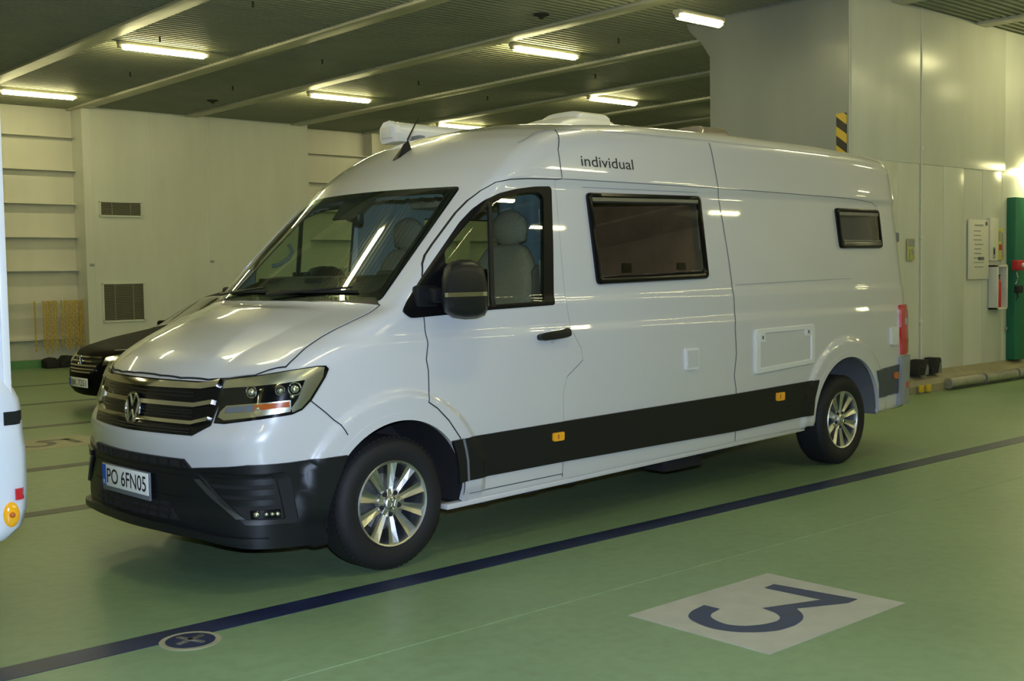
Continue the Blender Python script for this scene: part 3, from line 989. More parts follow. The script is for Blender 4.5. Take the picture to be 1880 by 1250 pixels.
# cowl and wipers under the windscreen
CWo = [(.020, -.862), (-.035, -.665), (-.100, -.405), (-.130, -.18), (-.138, 0)]
CWi = [(.046, -.80), (.010, -.7), (-.050, -.5), (-.090, -.3), (-.106, -.15), (-.112, 0)]
CW = CWo + [(x, -y) for x, y in CWo[-2::-1]] + [(x, -y) for x, y in CWi] + CWi[-2::-1]
patch('windscreen_cowl', CW, top_map, M['black_plastic'], van, off=.006, thick=.01, d=.05)
for y0, y1 in ((-.62, -.02), (.10, .70)):
    (q0,), (n0,) = screen_map([(-.10, y1)]); (q1,), (n1,) = screen_map([(-.055, y0)])
    pts = []
    for k in range(9):
        t = k/8
        (q,), (nn,) = screen_map([(-.115+.05*t, y1*(1-t)+y0*t)])
        pts.append(tuple(q+nn*(.030-.01*t)))
    b = B(); b.tube(pts, [.011-.005*k/8 for k in range(9)], seg=6)
    wp = b.build('wiper_arm', M['black_plastic'], van)
    pts = []
    for k in range(9):
        t = k/8
        (q,), (nn,) = screen_map([(-.085, y0-.05+(y1-y0)*.95*t)])
        pts.append(tuple(q+nn*.016))
    b = B(); b.tube(pts, .007, seg=6); b.build('wiper_blade', M['black_matte'], wp)

# windscreen
SCr, SIr = round_poly(SCREEN, .03, 4), round_poly(SCREEN_IN, .06, 4)
ring = ring_frame('windscreen_surround', SCr, SIr, screen_map, M['black_gloss'], van, [(0, -.004), (0, .004), (1, .004), (1, .002)], sub=.05)
patch('windscreen', SCr, screen_map, M['windscreen'], van, off=.006, thick=0, d=.06)
b = B()
patch('sensor_shade', [(.40, -.10), (.40, .10), (.53, .16), (.53, -.16)], screen_map, M['black_matte'], van, off=-.012, thick=.01, d=.05)
b = B(); b.box((-.03, -.115, -.035), (.015, .115, .035), .014, mtx=Matrix.Translation((.50, -.02, 1.90)) @ Matrix.Rotation(math.radians(-18), 4, 'Z') @ Matrix.Rotation(math.radians(8), 4, 'X'))
b.tube([(.50, -.01, 1.92), (.50, 0, 1.99)], .012)
b.build('rear_view_mirror', M['black_plastic'], van)

# antenna on the roof front
(q,), (nn,) = top_map([(.90, .02)])
b = B()
b.prism([(-.075, -.016), (-.045, -.030), (.055, -.028), (.065, 0), (.055, .028), (-.045, .030), (-.075, .016)],
        lambda u, v: tuple(top_map([(.90+u, .02+v)])[0][0]-np.array([0, 0, .004])),
        lambda u, v: tuple(top_map([(.90+.035+u*.25, .02+v*.25)])[0][0]+np.array([0, 0, .055])))
an = b.build('antenna_base', M['black_plastic'], van)
q2 = top_map([(.935, .02)])[0][0]
b = B(); b.tube([tuple(q2+np.array([0, 0, .045])), tuple(q2+np.array([.012, 0, .075])), tuple(q2+np.array([.10, 0, .215]))], [.010, .006, .0035], seg=8)
b.build('antenna_rod', M['black_plastic'], an)

# ---- driver door and side panels (camera side), mirrored plain for the far side
for fm in (NEAR, FAR):
    patch('door_gap', (offset_poly(DOOR, .006), offset_poly(DOOR, -.010)), fm, M['gap'], van, off=.0012, thick=0, d=.016)
    dr = patch('driver_door' if fm is NEAR else 'passenger_door', keyhole(DOOR, offset_poly(DOORGLASS, .014)), fm, M['white'], van, off=.0055, thick=.006, d=.016)
    patch('window_seal', keyhole(round_poly(DOORWIN, .02, 3), round_poly(DOORGLASS, .02, 3)), fm, M['seal'], dr, off=.0105, thick=.03, d=.016)
    patch('window_divider', [(.703, 1.36), (.733, 1.36), (.765, 1.95), (.738, 1.94)], fm, M['black_plastic'], dr, off=.012, thick=.015, d=.05)
    patch('door_window', offset_poly(DOORGLASS, .01), fm, M['side_glass'], dr, off=.003, thick=0, d=.02)
    hc = patch('handle_cup', round_poly([(1.095, 1.198), (1.115, 1.232), (1.171, 1.244), (1.222, 1.232), (1.240, 1.198), (1.225, 1.148), (1.171, 1.128), (1.112, 1.148)], .02, 3), fm, M['white_plastic'], dr, off=.0055, thick=.002, d=.03)
    patch('door_handle', round_poly([(1.040, 1.158), (1.040, 1.186), (1.070, 1.192), (1.230, 1.200), (1.262, 1.206), (1.292, 1.200), (1.295, 1.172), (1.262, 1.164), (1.225, 1.160), (1.070, 1.152)], .012, 3), fm, M['black_plastic'], dr, off=.045, thick=.04, d=.03)
    # door mirror
    sg = -1 if fm is NEAR else 1
    b = B()
    prof = [(.200, 1.430), (.206, 1.520), (.225, 1.575), (.262, 1.608), (.330, 1.622), (.410, 1.620), (.465, 1.603), (.502, 1.565), (.520, 1.500), (.526, 1.420), (.520, 1.350), (.500, 1.322), (.440, 1.308), (.350, 1.308), (.270, 1.320), (.222, 1.345), (.204, 1.390)]
    bm = bmesh.new(); rings = []
    RG = ((.985, .86, .115), (1.00, .93, .105), (1.06, 1.0, .06), (1.12, 1.0, .015), (1.175, .98, -.030), (1.215, .92, -.060), (1.238, .82, -.075), (1.248, .62, -.078))
    fold = 0 if sg < 0 else 1
    for y, sc, dx in RG:
        if fold: y, dx = .972+(y-.985)*.28, dx*.2+.60
        rings.append([bm.verts.new(((.365+(x-.365)*sc)*1.0+dx+.015, sg*y, 1.462+(z-1.462)*sc)) for x, z in prof])
    nP = len(prof)
    for i in range(len(rings)-1):
        for k in range(nP):
            bm.faces.new((rings[i][k], rings[i][(k+1) % nP], rings[i+1][(k+1) % nP], rings[i+1][k]))
    bm.faces.new(rings[0]); bm.faces.new(rings[-1])
    bmesh.ops.recalc_face_normals(bm, faces=bm.faces)
    me = bpy.data.meshes.new('door_mirror'); bm.to_mesh(me); bm.free()
    me.materials.append(M['black_plastic']); me.polygons.foreach_set('use_smooth', [True]*len(me.polygons)); me.set_sharp_from_angle(angle=math.radians(50))
    mo = link(bpy.data.objects.new('door_mirror', me), van)
    b = B()
    y0, y1 = sorted((sg*.95, sg*(1.06 if sg < 0 else 1.0))); b.box((.23, y0, 1.395), (.38, y1, 1.475), .02)
    y0, y1 = sorted((sg*.95, sg*1.0)); b.box((.16, y0, 1.37), (.32, y1, 1.49), .02)
    b.build('mirror_arm', M['black_plastic'], mo)
    # clear indicator strip wrapped round the shell
    pts = []
    for y, sc, dx in RG[2:]:
        pts.append((.365-.162*sc+dx+.015-.003, y+.002))
    for y, sc, dx in (RG[7], RG[6], RG[5]):
        pts.append((.365+.160*sc+dx+.015+.003, y+.003))
    if fold: pts = [(.80+.02*i, 1.046) for i, (x, y) in enumerate(pts)]
    bm = bmesh.new(); rr = []
    for x, y in pts[2:]:
        q = np.array([x, y]); c0 = np.array([.36, 1.10]); dn = (c0-q)/np.linalg.norm(c0-q)*.02
        rr.append([bm.verts.new((x+dn[0], sg*(y+dn[1]), 1.426)), bm.verts.new((x, sg*y, 1.428)), bm.verts.new((x, sg*y, 1.450)), bm.verts.new((x+dn[0], sg*(y+dn[1]), 1.452))])
    for i in range(len(rr)-1):
        for k in range(3): bm.faces.new((rr[i][k], rr[i][k+1], rr[i+1][k+1], rr[i+1][k]))
    bmesh.ops.recalc_face_normals(bm, faces=bm.faces)
    me = bpy.data.meshes.new('mirror_indicator'); bm.to_mesh(me); bm.free(); me.materials.append(M['clear'])
    link(bpy.data.objects.new('mirror_indicator', me), mo)
    b = B()
    if fold: b.box((.70, .985, 1.36), (.98, .990, 1.58), .002)
    else: b.prism([(.595, -1.02), (.600, -1.02), (.478, -1.20), (.473, -1.20)], lambda x, y: (x+.012, y, 1.37), lambda x, y: (x+.012, y, 1.57))
    b.build('mirror_glass', M['mirror'], mo)
    # shut lines of the side panels
    for nm, ln in (('panel_seam', [(1.285, 2.098), (1.348, 2.104), (1.3445, 2.278), (1.42, 2.41)]),
                   ('panel_seam', [(2.878, 2.42), (2.889, 2.317), (2.906, 2.110), (2.944, 1.905), (2.993, 1.603), (3.008, 1.452), (3.012, 1.243), (2.993, 1.150), (3.000, .960), (2.972, .810), (2.997, .712), (3.0, .33)]),
                   ('panel_seam', [(1.250, .33), (1.250, .65)]), ('panel_seam', [(-.492, .934), (-.417, .872), (-.342, .803), (-.310, .750)]),
                   ('roof_line', [(1.107, 2.311), (1.279, 2.386), (1.397, 2.412), (1.709, 2.424), (2.87, 2.436), (4.6, 2.43)]),
                   ('gutter_line', [(1.348, 2.104), (2.0, 2.106), (2.9, 2.108), (3.8, 2.103), (4.7, 2.095), (5.02, 2.075), (5.10, 2.04)]),
                   ('recess_line', [(3.05, 1.44), (3.8, 1.452), (4.6, 1.462)]), ('recess_line', [(1.53, 2.062), (2.68, 2.072)])):
        ribbon(nm, ln, fm, M['gap'] if nm == 'panel_seam' else (M['liner'] if nm == 'gutter_line' else M['faint']), van, w=.006 if nm == 'panel_seam' else .0045, off=.0030)

# ---- living-area windows
def camper_window(name, outer, pane, top_bar):
    O = round_poly(outer, .035, 5); I = round_poly(pane, .03, 5)
    w = ring_frame(name, O, I, NEAR, M['black_gloss'], van, [(0, -.002), (0, .016), (.12, .026), (.55, .028), (.9, .022), (1, .010)], sub=.08)
    UVc = np.array(pane); c = UVc.mean(0); ext = np.ptp(UVc, axis=0)/2
    def bulge(UV):
        u = (UV-c)/ext
        e = np.clip(1-np.max(np.abs(u), axis=1), 0, .22)/.22
        return .014 + .014*np.sin(e*PI/2)
    patch('window_pane', I, NEAR, M['acrylic'], w, off=.012, thick=0, d=.03, offs=bulge)
    patch('blind_cassette', top_bar, NEAR, M['alloy_dark'], w, off=.028, thick=.012, d=.06)
    return w
cw = camper_window('camper_window', BIGWIN, BIGPANE, [(1.592, 1.999), (2.650, 2.017), (2.651, 1.996), (1.594, 1.976)])
patch('pane_gasket', [(1.60, 1.974), (2.648, 1.993), (2.649, 1.985), (1.60, 1.966)], NEAR, M['black_matte'], cw, off=.0285, thick=.01, d=.06)
for x in (1.90, 2.46):
    patch('window_latch', [(x, 1.60), (x+.07, 1.60), (x+.075, 1.555), (x-.005, 1.555)], NEAR, M['black_plastic'], cw, off=-.02, thick=.02, d=.05)
cw = camper_window('camper_window', SMALLWIN, SMALLPANE, [(4.455, 1.982), (5.068, 1.986), (5.070, 1.962), (4.458, 1.958)])
patch('pane_gasket', [(4.50, 1.765), (5.088, 1.770), (5.090, 1.752), (4.50, 1.748)], NEAR, M['alloy_dark'], cw, off=.026, thick=.01, d=.06)
# window of the sliding door on the far side
ring_frame('far_window_frame', round_poly(offset_poly(FARWIN, .04), .04, 4), round_poly(offset_poly(FARWIN, -.01), .03, 4), FAR, M['black_gloss'], van, [(0, 0), (0, .014), (1, .014), (1, -.02)], sub=.08)
patch('far_window_pane', FARWIN, FAR, M['side_glass'], van, off=.006, thick=0, d=.06)

# ---- lower mouldings, markers, flaps
fm = NEAR
for sgn, fm in ((-1, NEAR), (1, FAR)):
    st = patch('side_moulding', [(.430, .652), (1.263, .664), (2.991, .684), (4.020, .704), (3.966, .575), (3.950, .443), (3.0, .422), (1.266, .424), (.468, .418), (.462, .53)], fm, M['strip'], van, off=.016, thick=.018, d=.04)
    patch('moulding_end', [(.352, .648), (.428, .652), (.459, .53), (.465, .418), (.402, .412), (.398, .50), (.380, .58)], fm, M['strip'], st, off=.019, thick=.02, d=.05)
    ribbon('moulding_edge_highlight', [(.428, .652), (.446, .59), (.459, .53), (.466, .418)], fm, M['grey_plastic'], st, w=.016, off=.0195)  # grey ribbon painted in as the highlight along the edge
    rs = patch('side_moulding', [(4.905, .712), (5.345, .735), (5.350, .497), (4.955, .490), (4.945, .60)], fm, M['rear_lit_strip'], van, off=.014, thick=.016, d=.08)
    for q, pr_ in (((1.145, .607, 1.238, .556), st), ((3.469, .652, 3.572, .592), st)):
        am = patch('side_marker', round_poly([(q[0], q[1]), (q[2], q[1]), (q[2], q[3]), (q[0], q[3])], .012, 3), fm, M['amber'], pr_, off=.028, thick=.014, d=.04)
        patch('marker_bulb', [((q[0]*.62+q[2]*.38), q[1]-.012), ((q[0]*.5+q[2]*.5), q[1]-.012), ((q[0]*.5+q[2]*.5), q[3]+.012), ((q[0]*.62+q[2]*.38), q[3]+.012)], fm, M['orange'], am, off=.0286, thick=.001, d=.04)
    patch('side_marker', round_poly([(5.225, .678), (5.303, .678), (5.303, .622), (5.225, .622)], .02, 3), fm, M['orange'], rs, off=.026, thick=.012, d=.04)
    if sgn == 1: continue
    fl = ring_frame('service_flap_frame', round_poly([(3.218, 1.122), (3.996, 1.130), (3.990, .833), (3.212, .800)], .03, 4), round_poly([(3.285, 1.085), (3.938, 1.090), (3.935, .870), (3.280, .845)], .012, 4), NEAR, M['white_plastic'], van,
                    [(0, 0), (0, .012), (.15, .018), (.85, .018), (1, .008)], sub=.08)
    patch('service_flap', [(3.283, 1.087), (3.940, 1.092), (3.937, .868), (3.278, .843)], NEAR, M['white'], fl, off=.009, thick=.004, d=.08)
    for x, z in ((3.300, 1.060), (3.900, 1.075)):
        lk2 = patch('flap_lock', round_poly([(x-.035, z+.032), (x+.035, z+.032), (x+.035, z-.032), (x-.035, z-.032)], .012, 3), NEAR, M['white_plastic'], fl, off=.020, thick=.012, d=.05)
        patch('keyhole', round_poly([(x-.006, z+.012), (x+.008, z+.012), (x+.008, z-.014), (x-.006, z-.014)], .005, 2), NEAR, M['ink'], lk2, off=.0206, thick=.001, d=.05)
    sv = patch('service_socket', round_poly([(2.418, 1.030), (2.560, 1.030), (2.556, .886), (2.420, .888)], .008, 3), NEAR, M['white_plastic'], van, off=.014, thick=.014, d=.06)
    patch('socket_lid', [(2.430, 1.015), (2.548, 1.015), (2.545, .905), (2.431, .906)], NEAR, M['white'], sv, off=.019, thick=.005, d=.06)
    patch('side_vent_cover', round_poly([(5.175, 1.05), (5.300, 1.05), (5.298, .905), (5.182, .907)], .01, 3), NEAR, M['white_plastic'], van, off=.022, thick=.022, d=.05)
# black plastic sill flange and brackets below the body
b = B(); b.prism([(.35, .266), (3.90, .327), (3.90, .355), (.35, .296)], lambda x, z: (x, -.990, z), lambda x, z: (x, -.93, z), .005)
b.build('sill_flange', M['white'], van)
for x, w in ((.62, .05), (.95, .12), (1.30, .09), (2.4, .05), (2.62, .14), (3.1, .07)):
    b = B(); b.box((x, -.972, .246+.017*x), (x+w, -.935, .29+.017*x), .006); b.build('sill_bracket', M['black_matte'], van)
b = B(); b.box((2.35, -.90, .20), (2.75, -.6, .30), .02); b.tube([(2.3, -.85, .25), (2.9, -.85, .27), (3.6, -.8, .30)], .018)
b.build('underbody_tank', M['black_matte'], van)
b = B(); b.tube([(.0, -.8, .352), (0, .8, .352)], .04); b.build('front_axle', M['black_matte'], van)
b = B(); b.tube([(4.49, -.8, .352), (4.49, .8, .352)], .05); b.build('rear_axle', M['black_matte'], van)

# script lettering on the roof side
vs, fs = text_mesh('individual', 1., 0, .004)
x0, x1 = vs[:, 0].min(), vs[:, 0].max(); y0, y1 = vs[:, 1].min(), vs[:, 1].max()
UV = np.stack([1.535+(vs[:, 0]-x0)/(x1-x0)*.490, 2.190+(vs[:, 1]-y0)/(y1-y0)*.066], 1)
Pt, Nt = NEAR(UV)
mesh_obj('roof_lettering', Pt+Nt*.002, [f for f in fs], M['ink'], van, normals=Nt)

# ---- tail
for sg in (1, -1):
    S = lambda l: [(sg*t, z) for t, z in l]
    tl = patch('tail_light', S([(69.5, 1.225), (60, 1.225), (52, 1.222), (50, 1.10), (50, .83), (60, .822), (69.2, .815), (70.4, 1.0)]), tail_map, M['red'], van, off=.020, thick=.03, d=4, dv=.06)
    patch('tail_light_band', S([(66, 1.12), (52, 1.12), (52, 1.06), (66, 1.06)]), tail_map, M['clear'], tl, off=.0215, thick=.002, d=4, dv=.06)
rb = patch('rear_bumper', sym([(0, .62), (40, .62), (46, .80), (58, .800), (71.2, .795), (71.4, .65), (71.4, .52), (71.8, .40), (60, .385), (40, .40), (0, .40)]), tail_map, M['rear_lit_plastic'], van, off=.036, thick=.045, d=4, dv=.06)
for sg in (1, -1):
    S = lambda l: [(sg*t, z) for t, z in l]
    patch('rear_reflector', S([(66, .585), (57, .585), (57, .535), (66, .535)]), tail_map, M['red'], rb, off=.040, thick=.006, d=4, dv=.06)
b = B(); b.box((5.55, -.62, .34), (5.85, .62, .42), .02); b.build('rear_step', M['black_plastic'], rb)
b = B()
q = tail_map([(58, 1.80)])[0][0]
b.box((q[0]-.02, q[1]-.02, 1.76), (q[0]+.035, q[1]+.02, 1.84), .012); b.build('rear_door_hinge', M['grey_plastic'], van)

# ---- roof equipment
b = B()
aw = [(.80, 2.500), (.775, 2.555), (.795, 2.612), (.850, 2.640), (.910, 2.632), (.950, 2.595), (.955, 2.525), (.930, 2.487)]
b.prism(aw, lambda y, z: (1.50, y, z), lambda y, z: (5.0, y, z))
awo = b.build('roof_awning', M['white_plastic'], van, sharp=50)
b = B()
b.prism([(.865+(y-.865)*1.08, 2.565+(z-2.565)*1.08) for y, z in aw], lambda y, z: (1.445, y, z), lambda y, z: (1.50, y, z), .008)
b.build('awning_end_cap', M['white_plastic'], awo)
b = B(); b.box((1.43, .80, 2.52), (1.447, .92, 2.60), .006); b.build('awning_end_plate', M['paper'], awo)
b = B(); b.box((1.60, .70, 2.46), (1.66, .82, 2.54), .008); b.box((3.2, .70, 2.46), (3.26, .82, 2.55), .008); b.box((4.7, .70, 2.44), (4.76, .82, 2.54), .008)
b.build('awning_bracket', M['grey_plastic'], awo)
def dome(name, x0, x1, y0, y1, z0, h, m, parent, lead=.35, pw=4):
    b = bmesh.new(); n = 22; g = []
    for i in range(n+1):
        row = []
        for j in range(n+1):
            u, v = i/n, j/n
            e = min(1, u/lead)
            s = (1-(1-e)**2.2) * (1-abs(2*v-1)**pw)**.5 * (1-max(0, (u-.93)/.07)**2)
            x = x0+u*(x1-x0); y = y0+v*(y1-y0)
            zb = float(top_map([(x, y)])[0][0][2])-.004
            row.append(b.verts.new((x, y, zb*(1-min(1, 4*s)) + min(1, 4*s)*max(zb, z0) + h*s)))
        g.append(row)
    for i in range(n):
        for j in range(n): b.faces.new((g[i][j], g[i+1][j], g[i+1][j+1], g[i][j+1]))
    bmesh.ops.recalc_face_normals(b, faces=b.faces)
    me = bpy.data.meshes.new(name); b.to_mesh(me); b.free(); me.materials.append(m)
    me.polygons.foreach_set('use_smooth', [True]*len(me.polygons)); me.set_sharp_from_angle(angle=math.radians(50))
    return link(bpy.data.objects.new(name, me), parent)
rh = dome('roof_hatch', 2.04, 2.68, -.24, .24, 2.555, .09, M['white_plastic'], van, lead=.5)
dome('hatch_lid', 2.27, 2.65, -.21, .21, 2.60, .085, M['white_plastic'], rh, lead=.25)
dome('roof_vent', 3.72, 4.12, -.2, .2, 2.56, .13, M['smoke'], van, lead=.2)

# ---- cab interior
b = B(); b.prism([(-.02, 1.37), (.10, 1.415), (.26, 1.49), (.40, 1.540), (.47, 1.552), (.54, 1.53), (.58, 1.42), (.57, 1.0), (-.02, 1.0)], lambda x, z: (x, -.86, z), lambda x, z: (x, .86, z), .015)
b.box((.42, -.78, 1.53), (.55, -.30, 1.575), .02)
da = b.build('dashboard', M['dash'], van)
for y in (-.70, -.18, .18, .70):
    b = B(); b.box((.31, y-.09, 1.505), (.40, y+.09, 1.54), .008); b.build('dashboard_vent', M['black_matte'], da)
b = B(); b.box((.03, -.40, 1.402), (.09, -.22, 1.408), .001, mtx=Matrix.Translation((.0, 0, .0))); b.build('parking_card', mat('teal_card', (.03, .22, .18), .5), da)
b = B()
cst = Vector((.72, -.47, 1.43)); tilt = Matrix.Rotation(math.radians(-62), 3, 'Y')
b.tube([tuple(cst+tilt @ Vector((.19*math.cos(2*PI*k/32), .19*math.sin(2*PI*k/32), 0))) for k in range(32)], .015, closed=True)
for a in (0, PI*.75, -PI*.75):
    b.tube([tuple(cst), tuple(cst+tilt @ Vector((.18*math.cos(a), .18*math.sin(a), 0)))], .014)
b.tube([tuple(cst), (.50, -.47, 1.28)], .03)
b.build('steering_wheel', M['dash'], van)
def seat(y):
    b = B()
    bm = bmesh.new(); rings = []
    # backrest as a stack of rounded cross-sections, leaning back
    for z, w, t in ((.98, .23, .07), (1.10, .25, .085), (1.30, .262, .085), (1.50, .258, .075), (1.62, .235, .066), (1.70, .17, .055), (1.725, .12, .04)):
        x = 1.20+(z-.98)*.16
        rings.append([bm.verts.new((x+t*abs(math.cos(a))**.7*(1 if math.cos(a) > 0 else -1)+.02*(abs(math.sin(a))**2)*-1, y+w*abs(math.sin(a))**.6*(1 if math.sin(a) > 0 else -1), z)) for a in np.linspace(0, 2*PI, 24, endpoint=False)])
    for r0, r1 in zip(rings[:-1], rings[1:]):
        for k in range(24): bm.faces.new((r0[k], r0[(k+1) % 24], r1[(k+1) % 24], r1[k]))
    bm.faces.new(rings[0]); bm.faces.new(rings[-1]); bmesh.ops.recalc_face_normals(bm, faces=bm.faces)
    me = bpy.data.meshes.new('cab_seat'); bm.to_mesh(me); bm.free(); me.materials.append(M['seat'])
    me.polygons.foreach_set('use_smooth', [True]*len(me.polygons))
    so = link(bpy.data.objects.new('cab_seat', me), van)
    b = B(); b.sphere((1.325, y, 1.825), 1., 24, (.065, .150, .115)); b.box((1.29, y-.135, 1.735), (1.36, y+.135, 1.90), .03, 3)
    b.build('headrest', M['seat'], so, sharp=60)
    b = B(); b.tube([(1.315, y-.06, 1.70), (1.325, y-.06, 1.76)], .008); b.tube([(1.315, y+.06, 1.70), (1.325, y+.06, 1.76)], .008); b.build('headrest_post', M['alloy_dark'], so)
    b = B(); b.box((.82, y-.25, .96), (1.28, y+.25, 1.10), .05, 3); b.build('seat_cushion', M['seat'], so, sharp=60)
    for s2 in (-1, 1):
        b = B(); b.prism([(1.16, 1.0), (1.24, 1.30), (1.26, 1.56), (1.31, 1.60), (1.38, 1.56), (1.37, 1.30), (1.32, 1.0)], lambda x, z: (x, y+s2*.235, z), lambda x, z: (x, y+s2*.275, z), .014)
        b.build('seat_bolster', M['seat_dark'], so, sharp=60)
seat(-.50); seat(.50)
# quilted curtain behind the driver, cabinets further back
b = bmesh.new(); g = []
for i in range(19):
    row = []
    for j in range(13):
        z = .97+1.36*j/12; ymax = .90-.05*max(0, (z-1.3))-.13*max(0, z-2.0); y = -ymax+(ymax-.13)*i/18
        row.append(b.verts.new((1.56+.012*math.sin(i*2.2)+.008*math.sin(j*1.9+i), y, z)))
    g.append(row)
for i in range(18):
    for j in range(12): b.faces.new((g[i][j], g[i][j+1], g[i+1][j+1], g[i+1][j]))
me = bpy.data.meshes.new('cab_curtain'); b.to_mesh(me); b.free(); me.materials.append(M['curtain'])
me.polygons.foreach_set('use_smooth', [True]*len(me.polygons))
cu = bpy.data.objects.new('cab_curtain', me); link(cu, van); sm = cu.modifiers.new('thick', 'SOLIDIFY'); sm.thickness = .01
b = B(); b.box((2.75, -.85, .96), (2.80, .60, 2.35), .01); b.box((1.62, .42, .96), (2.70, .86, 1.42), .02)
b.build('dinette_bench', M['wood'], van)
b = B(); b.box((1.75, -.80, 1.40), (2.35, -.15, 1.43), .01); b.tube([(2.05, -.45, .96), (2.05, -.45, 1.40)], .03); b.build('dinette_table', M['wood'], van)
b = B(); b.box((3.3, -.86, .96), (5.2, .86, 1.30), .05); b.build('rear_bed', M['wood'], van)
b = B(); b.box((1.62, .55, 2.02), (4.8, .86, 2.36), .02); b.build('overhead_locker', M['wood'], van)
# grab handle on the far windscreen pillar
b = B(); b.tube([(.46, .855, 1.62), (.49, .815, 1.63), (.555, .805, 1.67), (.585, .805, 1.72), (.585, .845, 1.76)], .013); b.build('grab_handle', M['lining'], van)
# ================================================================== THE CAR DECK
CEIL = 4.75
LW = 15.9          # left wall plane (recess), panels stand .5 m proud
RW = 1.65          # casing wall plane
def struct(name, o):
    o.name = name
    return tag(o, kind='structure')

b = B(); b.box((-14, -22, -.10), (22, 17, 0)); struct('floor', b.build('floor', M['floor']))
# corrugated ceiling, ridges run along the deck
bm = bmesh.new(); y = -22.0; prof = []
while y < 17.0:
    prof += [(y, CEIL), (y+.045, CEIL), (y+.058, CEIL+.04), (y+.097, CEIL+.04)]
    y += .11
vs0 = [bm.verts.new((-14, yy, zz)) for yy, zz in prof]; vs1 = [bm.verts.new((22, yy, zz)) for yy, zz in prof]
for i in range(len(prof)-1): bm.faces.new((vs0[i], vs0[i+1], vs1[i+1], vs1[i]))
me = bpy.data.meshes.new('ceiling'); bm.to_mesh(me); bm.free(); me.materials.append(M['ceiling'])
struct('ceiling', link(bpy.data.objects.new('ceiling', me)))
b = B(); b.box((-14, -22, CEIL+.06), (22, 17, CEIL+.11)); struct('ceiling_slab', b.build('ceiling_slab', M['ceiling']))
for i, x in enumerate((-6.0, -3.8, -1.6, .6, 2.81, 5.00, 7.13, 9.48, 11.6, 13.8, 16.0, 18.2)):
    b = B(); ya = [(-22, LW+.6)]
    if x > 8.3: ya = [(-22, RW-.01), (3.66, LW+.6)]
    for (p, q) in ya: b.box((x-.125, p, CEIL-.035), (x+.125, q, CEIL+.01), .004)
    struct('ceiling_beam', b.build('ceiling_beam', M['beam']))
for i, (x, y) in enumerate(((6.55, 4.77), (6.56, 13.4))):
    b = B(); b.lathe([(.10, 0), (.10, -.012), (.045, -.03), (.02, -.055)], (x, y, CEIL), axis='z', seg=20)
    o = b.build('sprinkler_head', M['dark_hole'])
    tag(o, ['small dark round sprinkler on the ceiling near the big pillar top', 'small dark round sprinkler on the ceiling close to the far wall'][i], 'sprinkler')
b = B()
pts = [(3.43, 8.8), (3.41, 6.3), (4.2, 11.5), (6.0, 8.9), (6.1, 11.8), (8.3, 9.6), (8.4, 5.2), (10.2, 7.4), (10.3, 10.2)]
for k, (x, y) in enumerate(pts):
    b = B(); b.tube([(x, y, CEIL), (x, y, CEIL-.07)], .012, seg=6)
    o = b.build('ceiling_hook', M['dark_hole'])
    o['kind'] = 'thing'; tag(o, 'tiny dark hook on the corrugated ceiling between the light fittings', 'hook', 'ceiling hooks')

# ---- left wall: two recesses with flat-bar stiffeners and a plated bay between them
PW = 15.4
def wallbox(name, lo, hi, m, bev=0):
    b = B(); b.box(lo, hi, bev); return struct(name, b.build(name, m))
wallbox('wall_left', (-14, LW, 0), (22, LW+.2, CEIL+.05), M['wall_recess'])
wallbox('wall_bay', (4.965, PW, 0), (9.76, LW+.01, CEIL+.01), M['wall'])
wallbox('wall_front', (-14.2, -22, 0), (-14, 17, CEIL+.1), M['wall'])
wallbox('wall_aft', (22, -22, 0), (22.2, 17, CEIL+.1), M['wall'])
wallbox('wall_side', (-14, -22.2, 0), (22, -22, CEIL+.1), M['wall'])
for k, z in enumerate((4.217, 3.605, 2.989, 2.377, 1.765, .505)):
    wallbox('wall_stiffener', (-14, LW-.16, z-.012), (4.95, LW+.01, z+.012), M['wall_recess'])
    wallbox('wall_stiffener', (9.77, LW-.16, z-.012), (22, LW+.01, z+.012), M['wall_recess'])
for x in (11.62, 14.2, 16.8):
    wallbox('wall_stiffener', (x-.09, LW-.3, 0), (x+.09, LW+.01, CEIL), M['wall_recess'])
wallbox('baseboard_left', (-14, LW-.30, 0), (4.96, LW, .135), M['skirting'])
# welded seams and cover strips on the plated bay
for x, w in ((6.28, .012), (7.42, .02), (5.12, .012), (7.50, .012)):
    b = B(); b.tube([(x, PW, .02), (x, PW, CEIL)], w/2, seg=6); struct('wall_seam', b.build('wall_seam', M['wall']))
for (x, z), lab in (((5.02, 1.83), 'small grey label plate at the left edge of the far wall bay'), ((7.44, 1.88), 'small grey label plate on the far wall beside the van windscreen')):
    b = B(); b.box((x, PW-.008, z), (x+.09, PW, z+.05), .003)
    tag(b.build('mounted_label', M['grey_ink']), lab, 'label plate')
def louvre(name, x0, x1, z0, z1, lab):
    b = B(); b.box((x0, PW-.012, z0), (x1, PW+.0, z1))
    t = b.build(name, M['dark_hole']); tag(t, lab, 'vent', 'vent grilles on the far wall')
    b = B()
    for q in ((x0-.02, z0-.02, x1+.02, z0+.012), (x0-.02, z1-.012, x1+.02, z1+.02), (x0-.02, z0, x0+.012, z1), (x1-.012, z0, x1+.02, z1)):
        b.box((q[0], PW-.03, q[1]), (q[2], PW, q[3]))
    b.build('vent_frame', M['wall'], t)
    b = B(); z = z0+.015
    while z < z1-.02:
        m = Matrix.Translation((0, PW-.02, z)) @ Matrix.Rotation(math.radians(-35), 4, 'X')
        b.box((x0, -.012, -.002), (x1, .012, .002), mtx=m); z += .026
    for x in (x0+(x1-x0)*.28, x0+(x1-x0)*.73): b.box((x-.004, PW-.032, z0), (x+.004, PW-.01, z1))
    b.build('vent_slats', M['vent'], t)
louvre('wall_vent', 5.25, 6.04, 2.765, 3.025, 'wide low louvred vent grille, the upper one on the far wall')
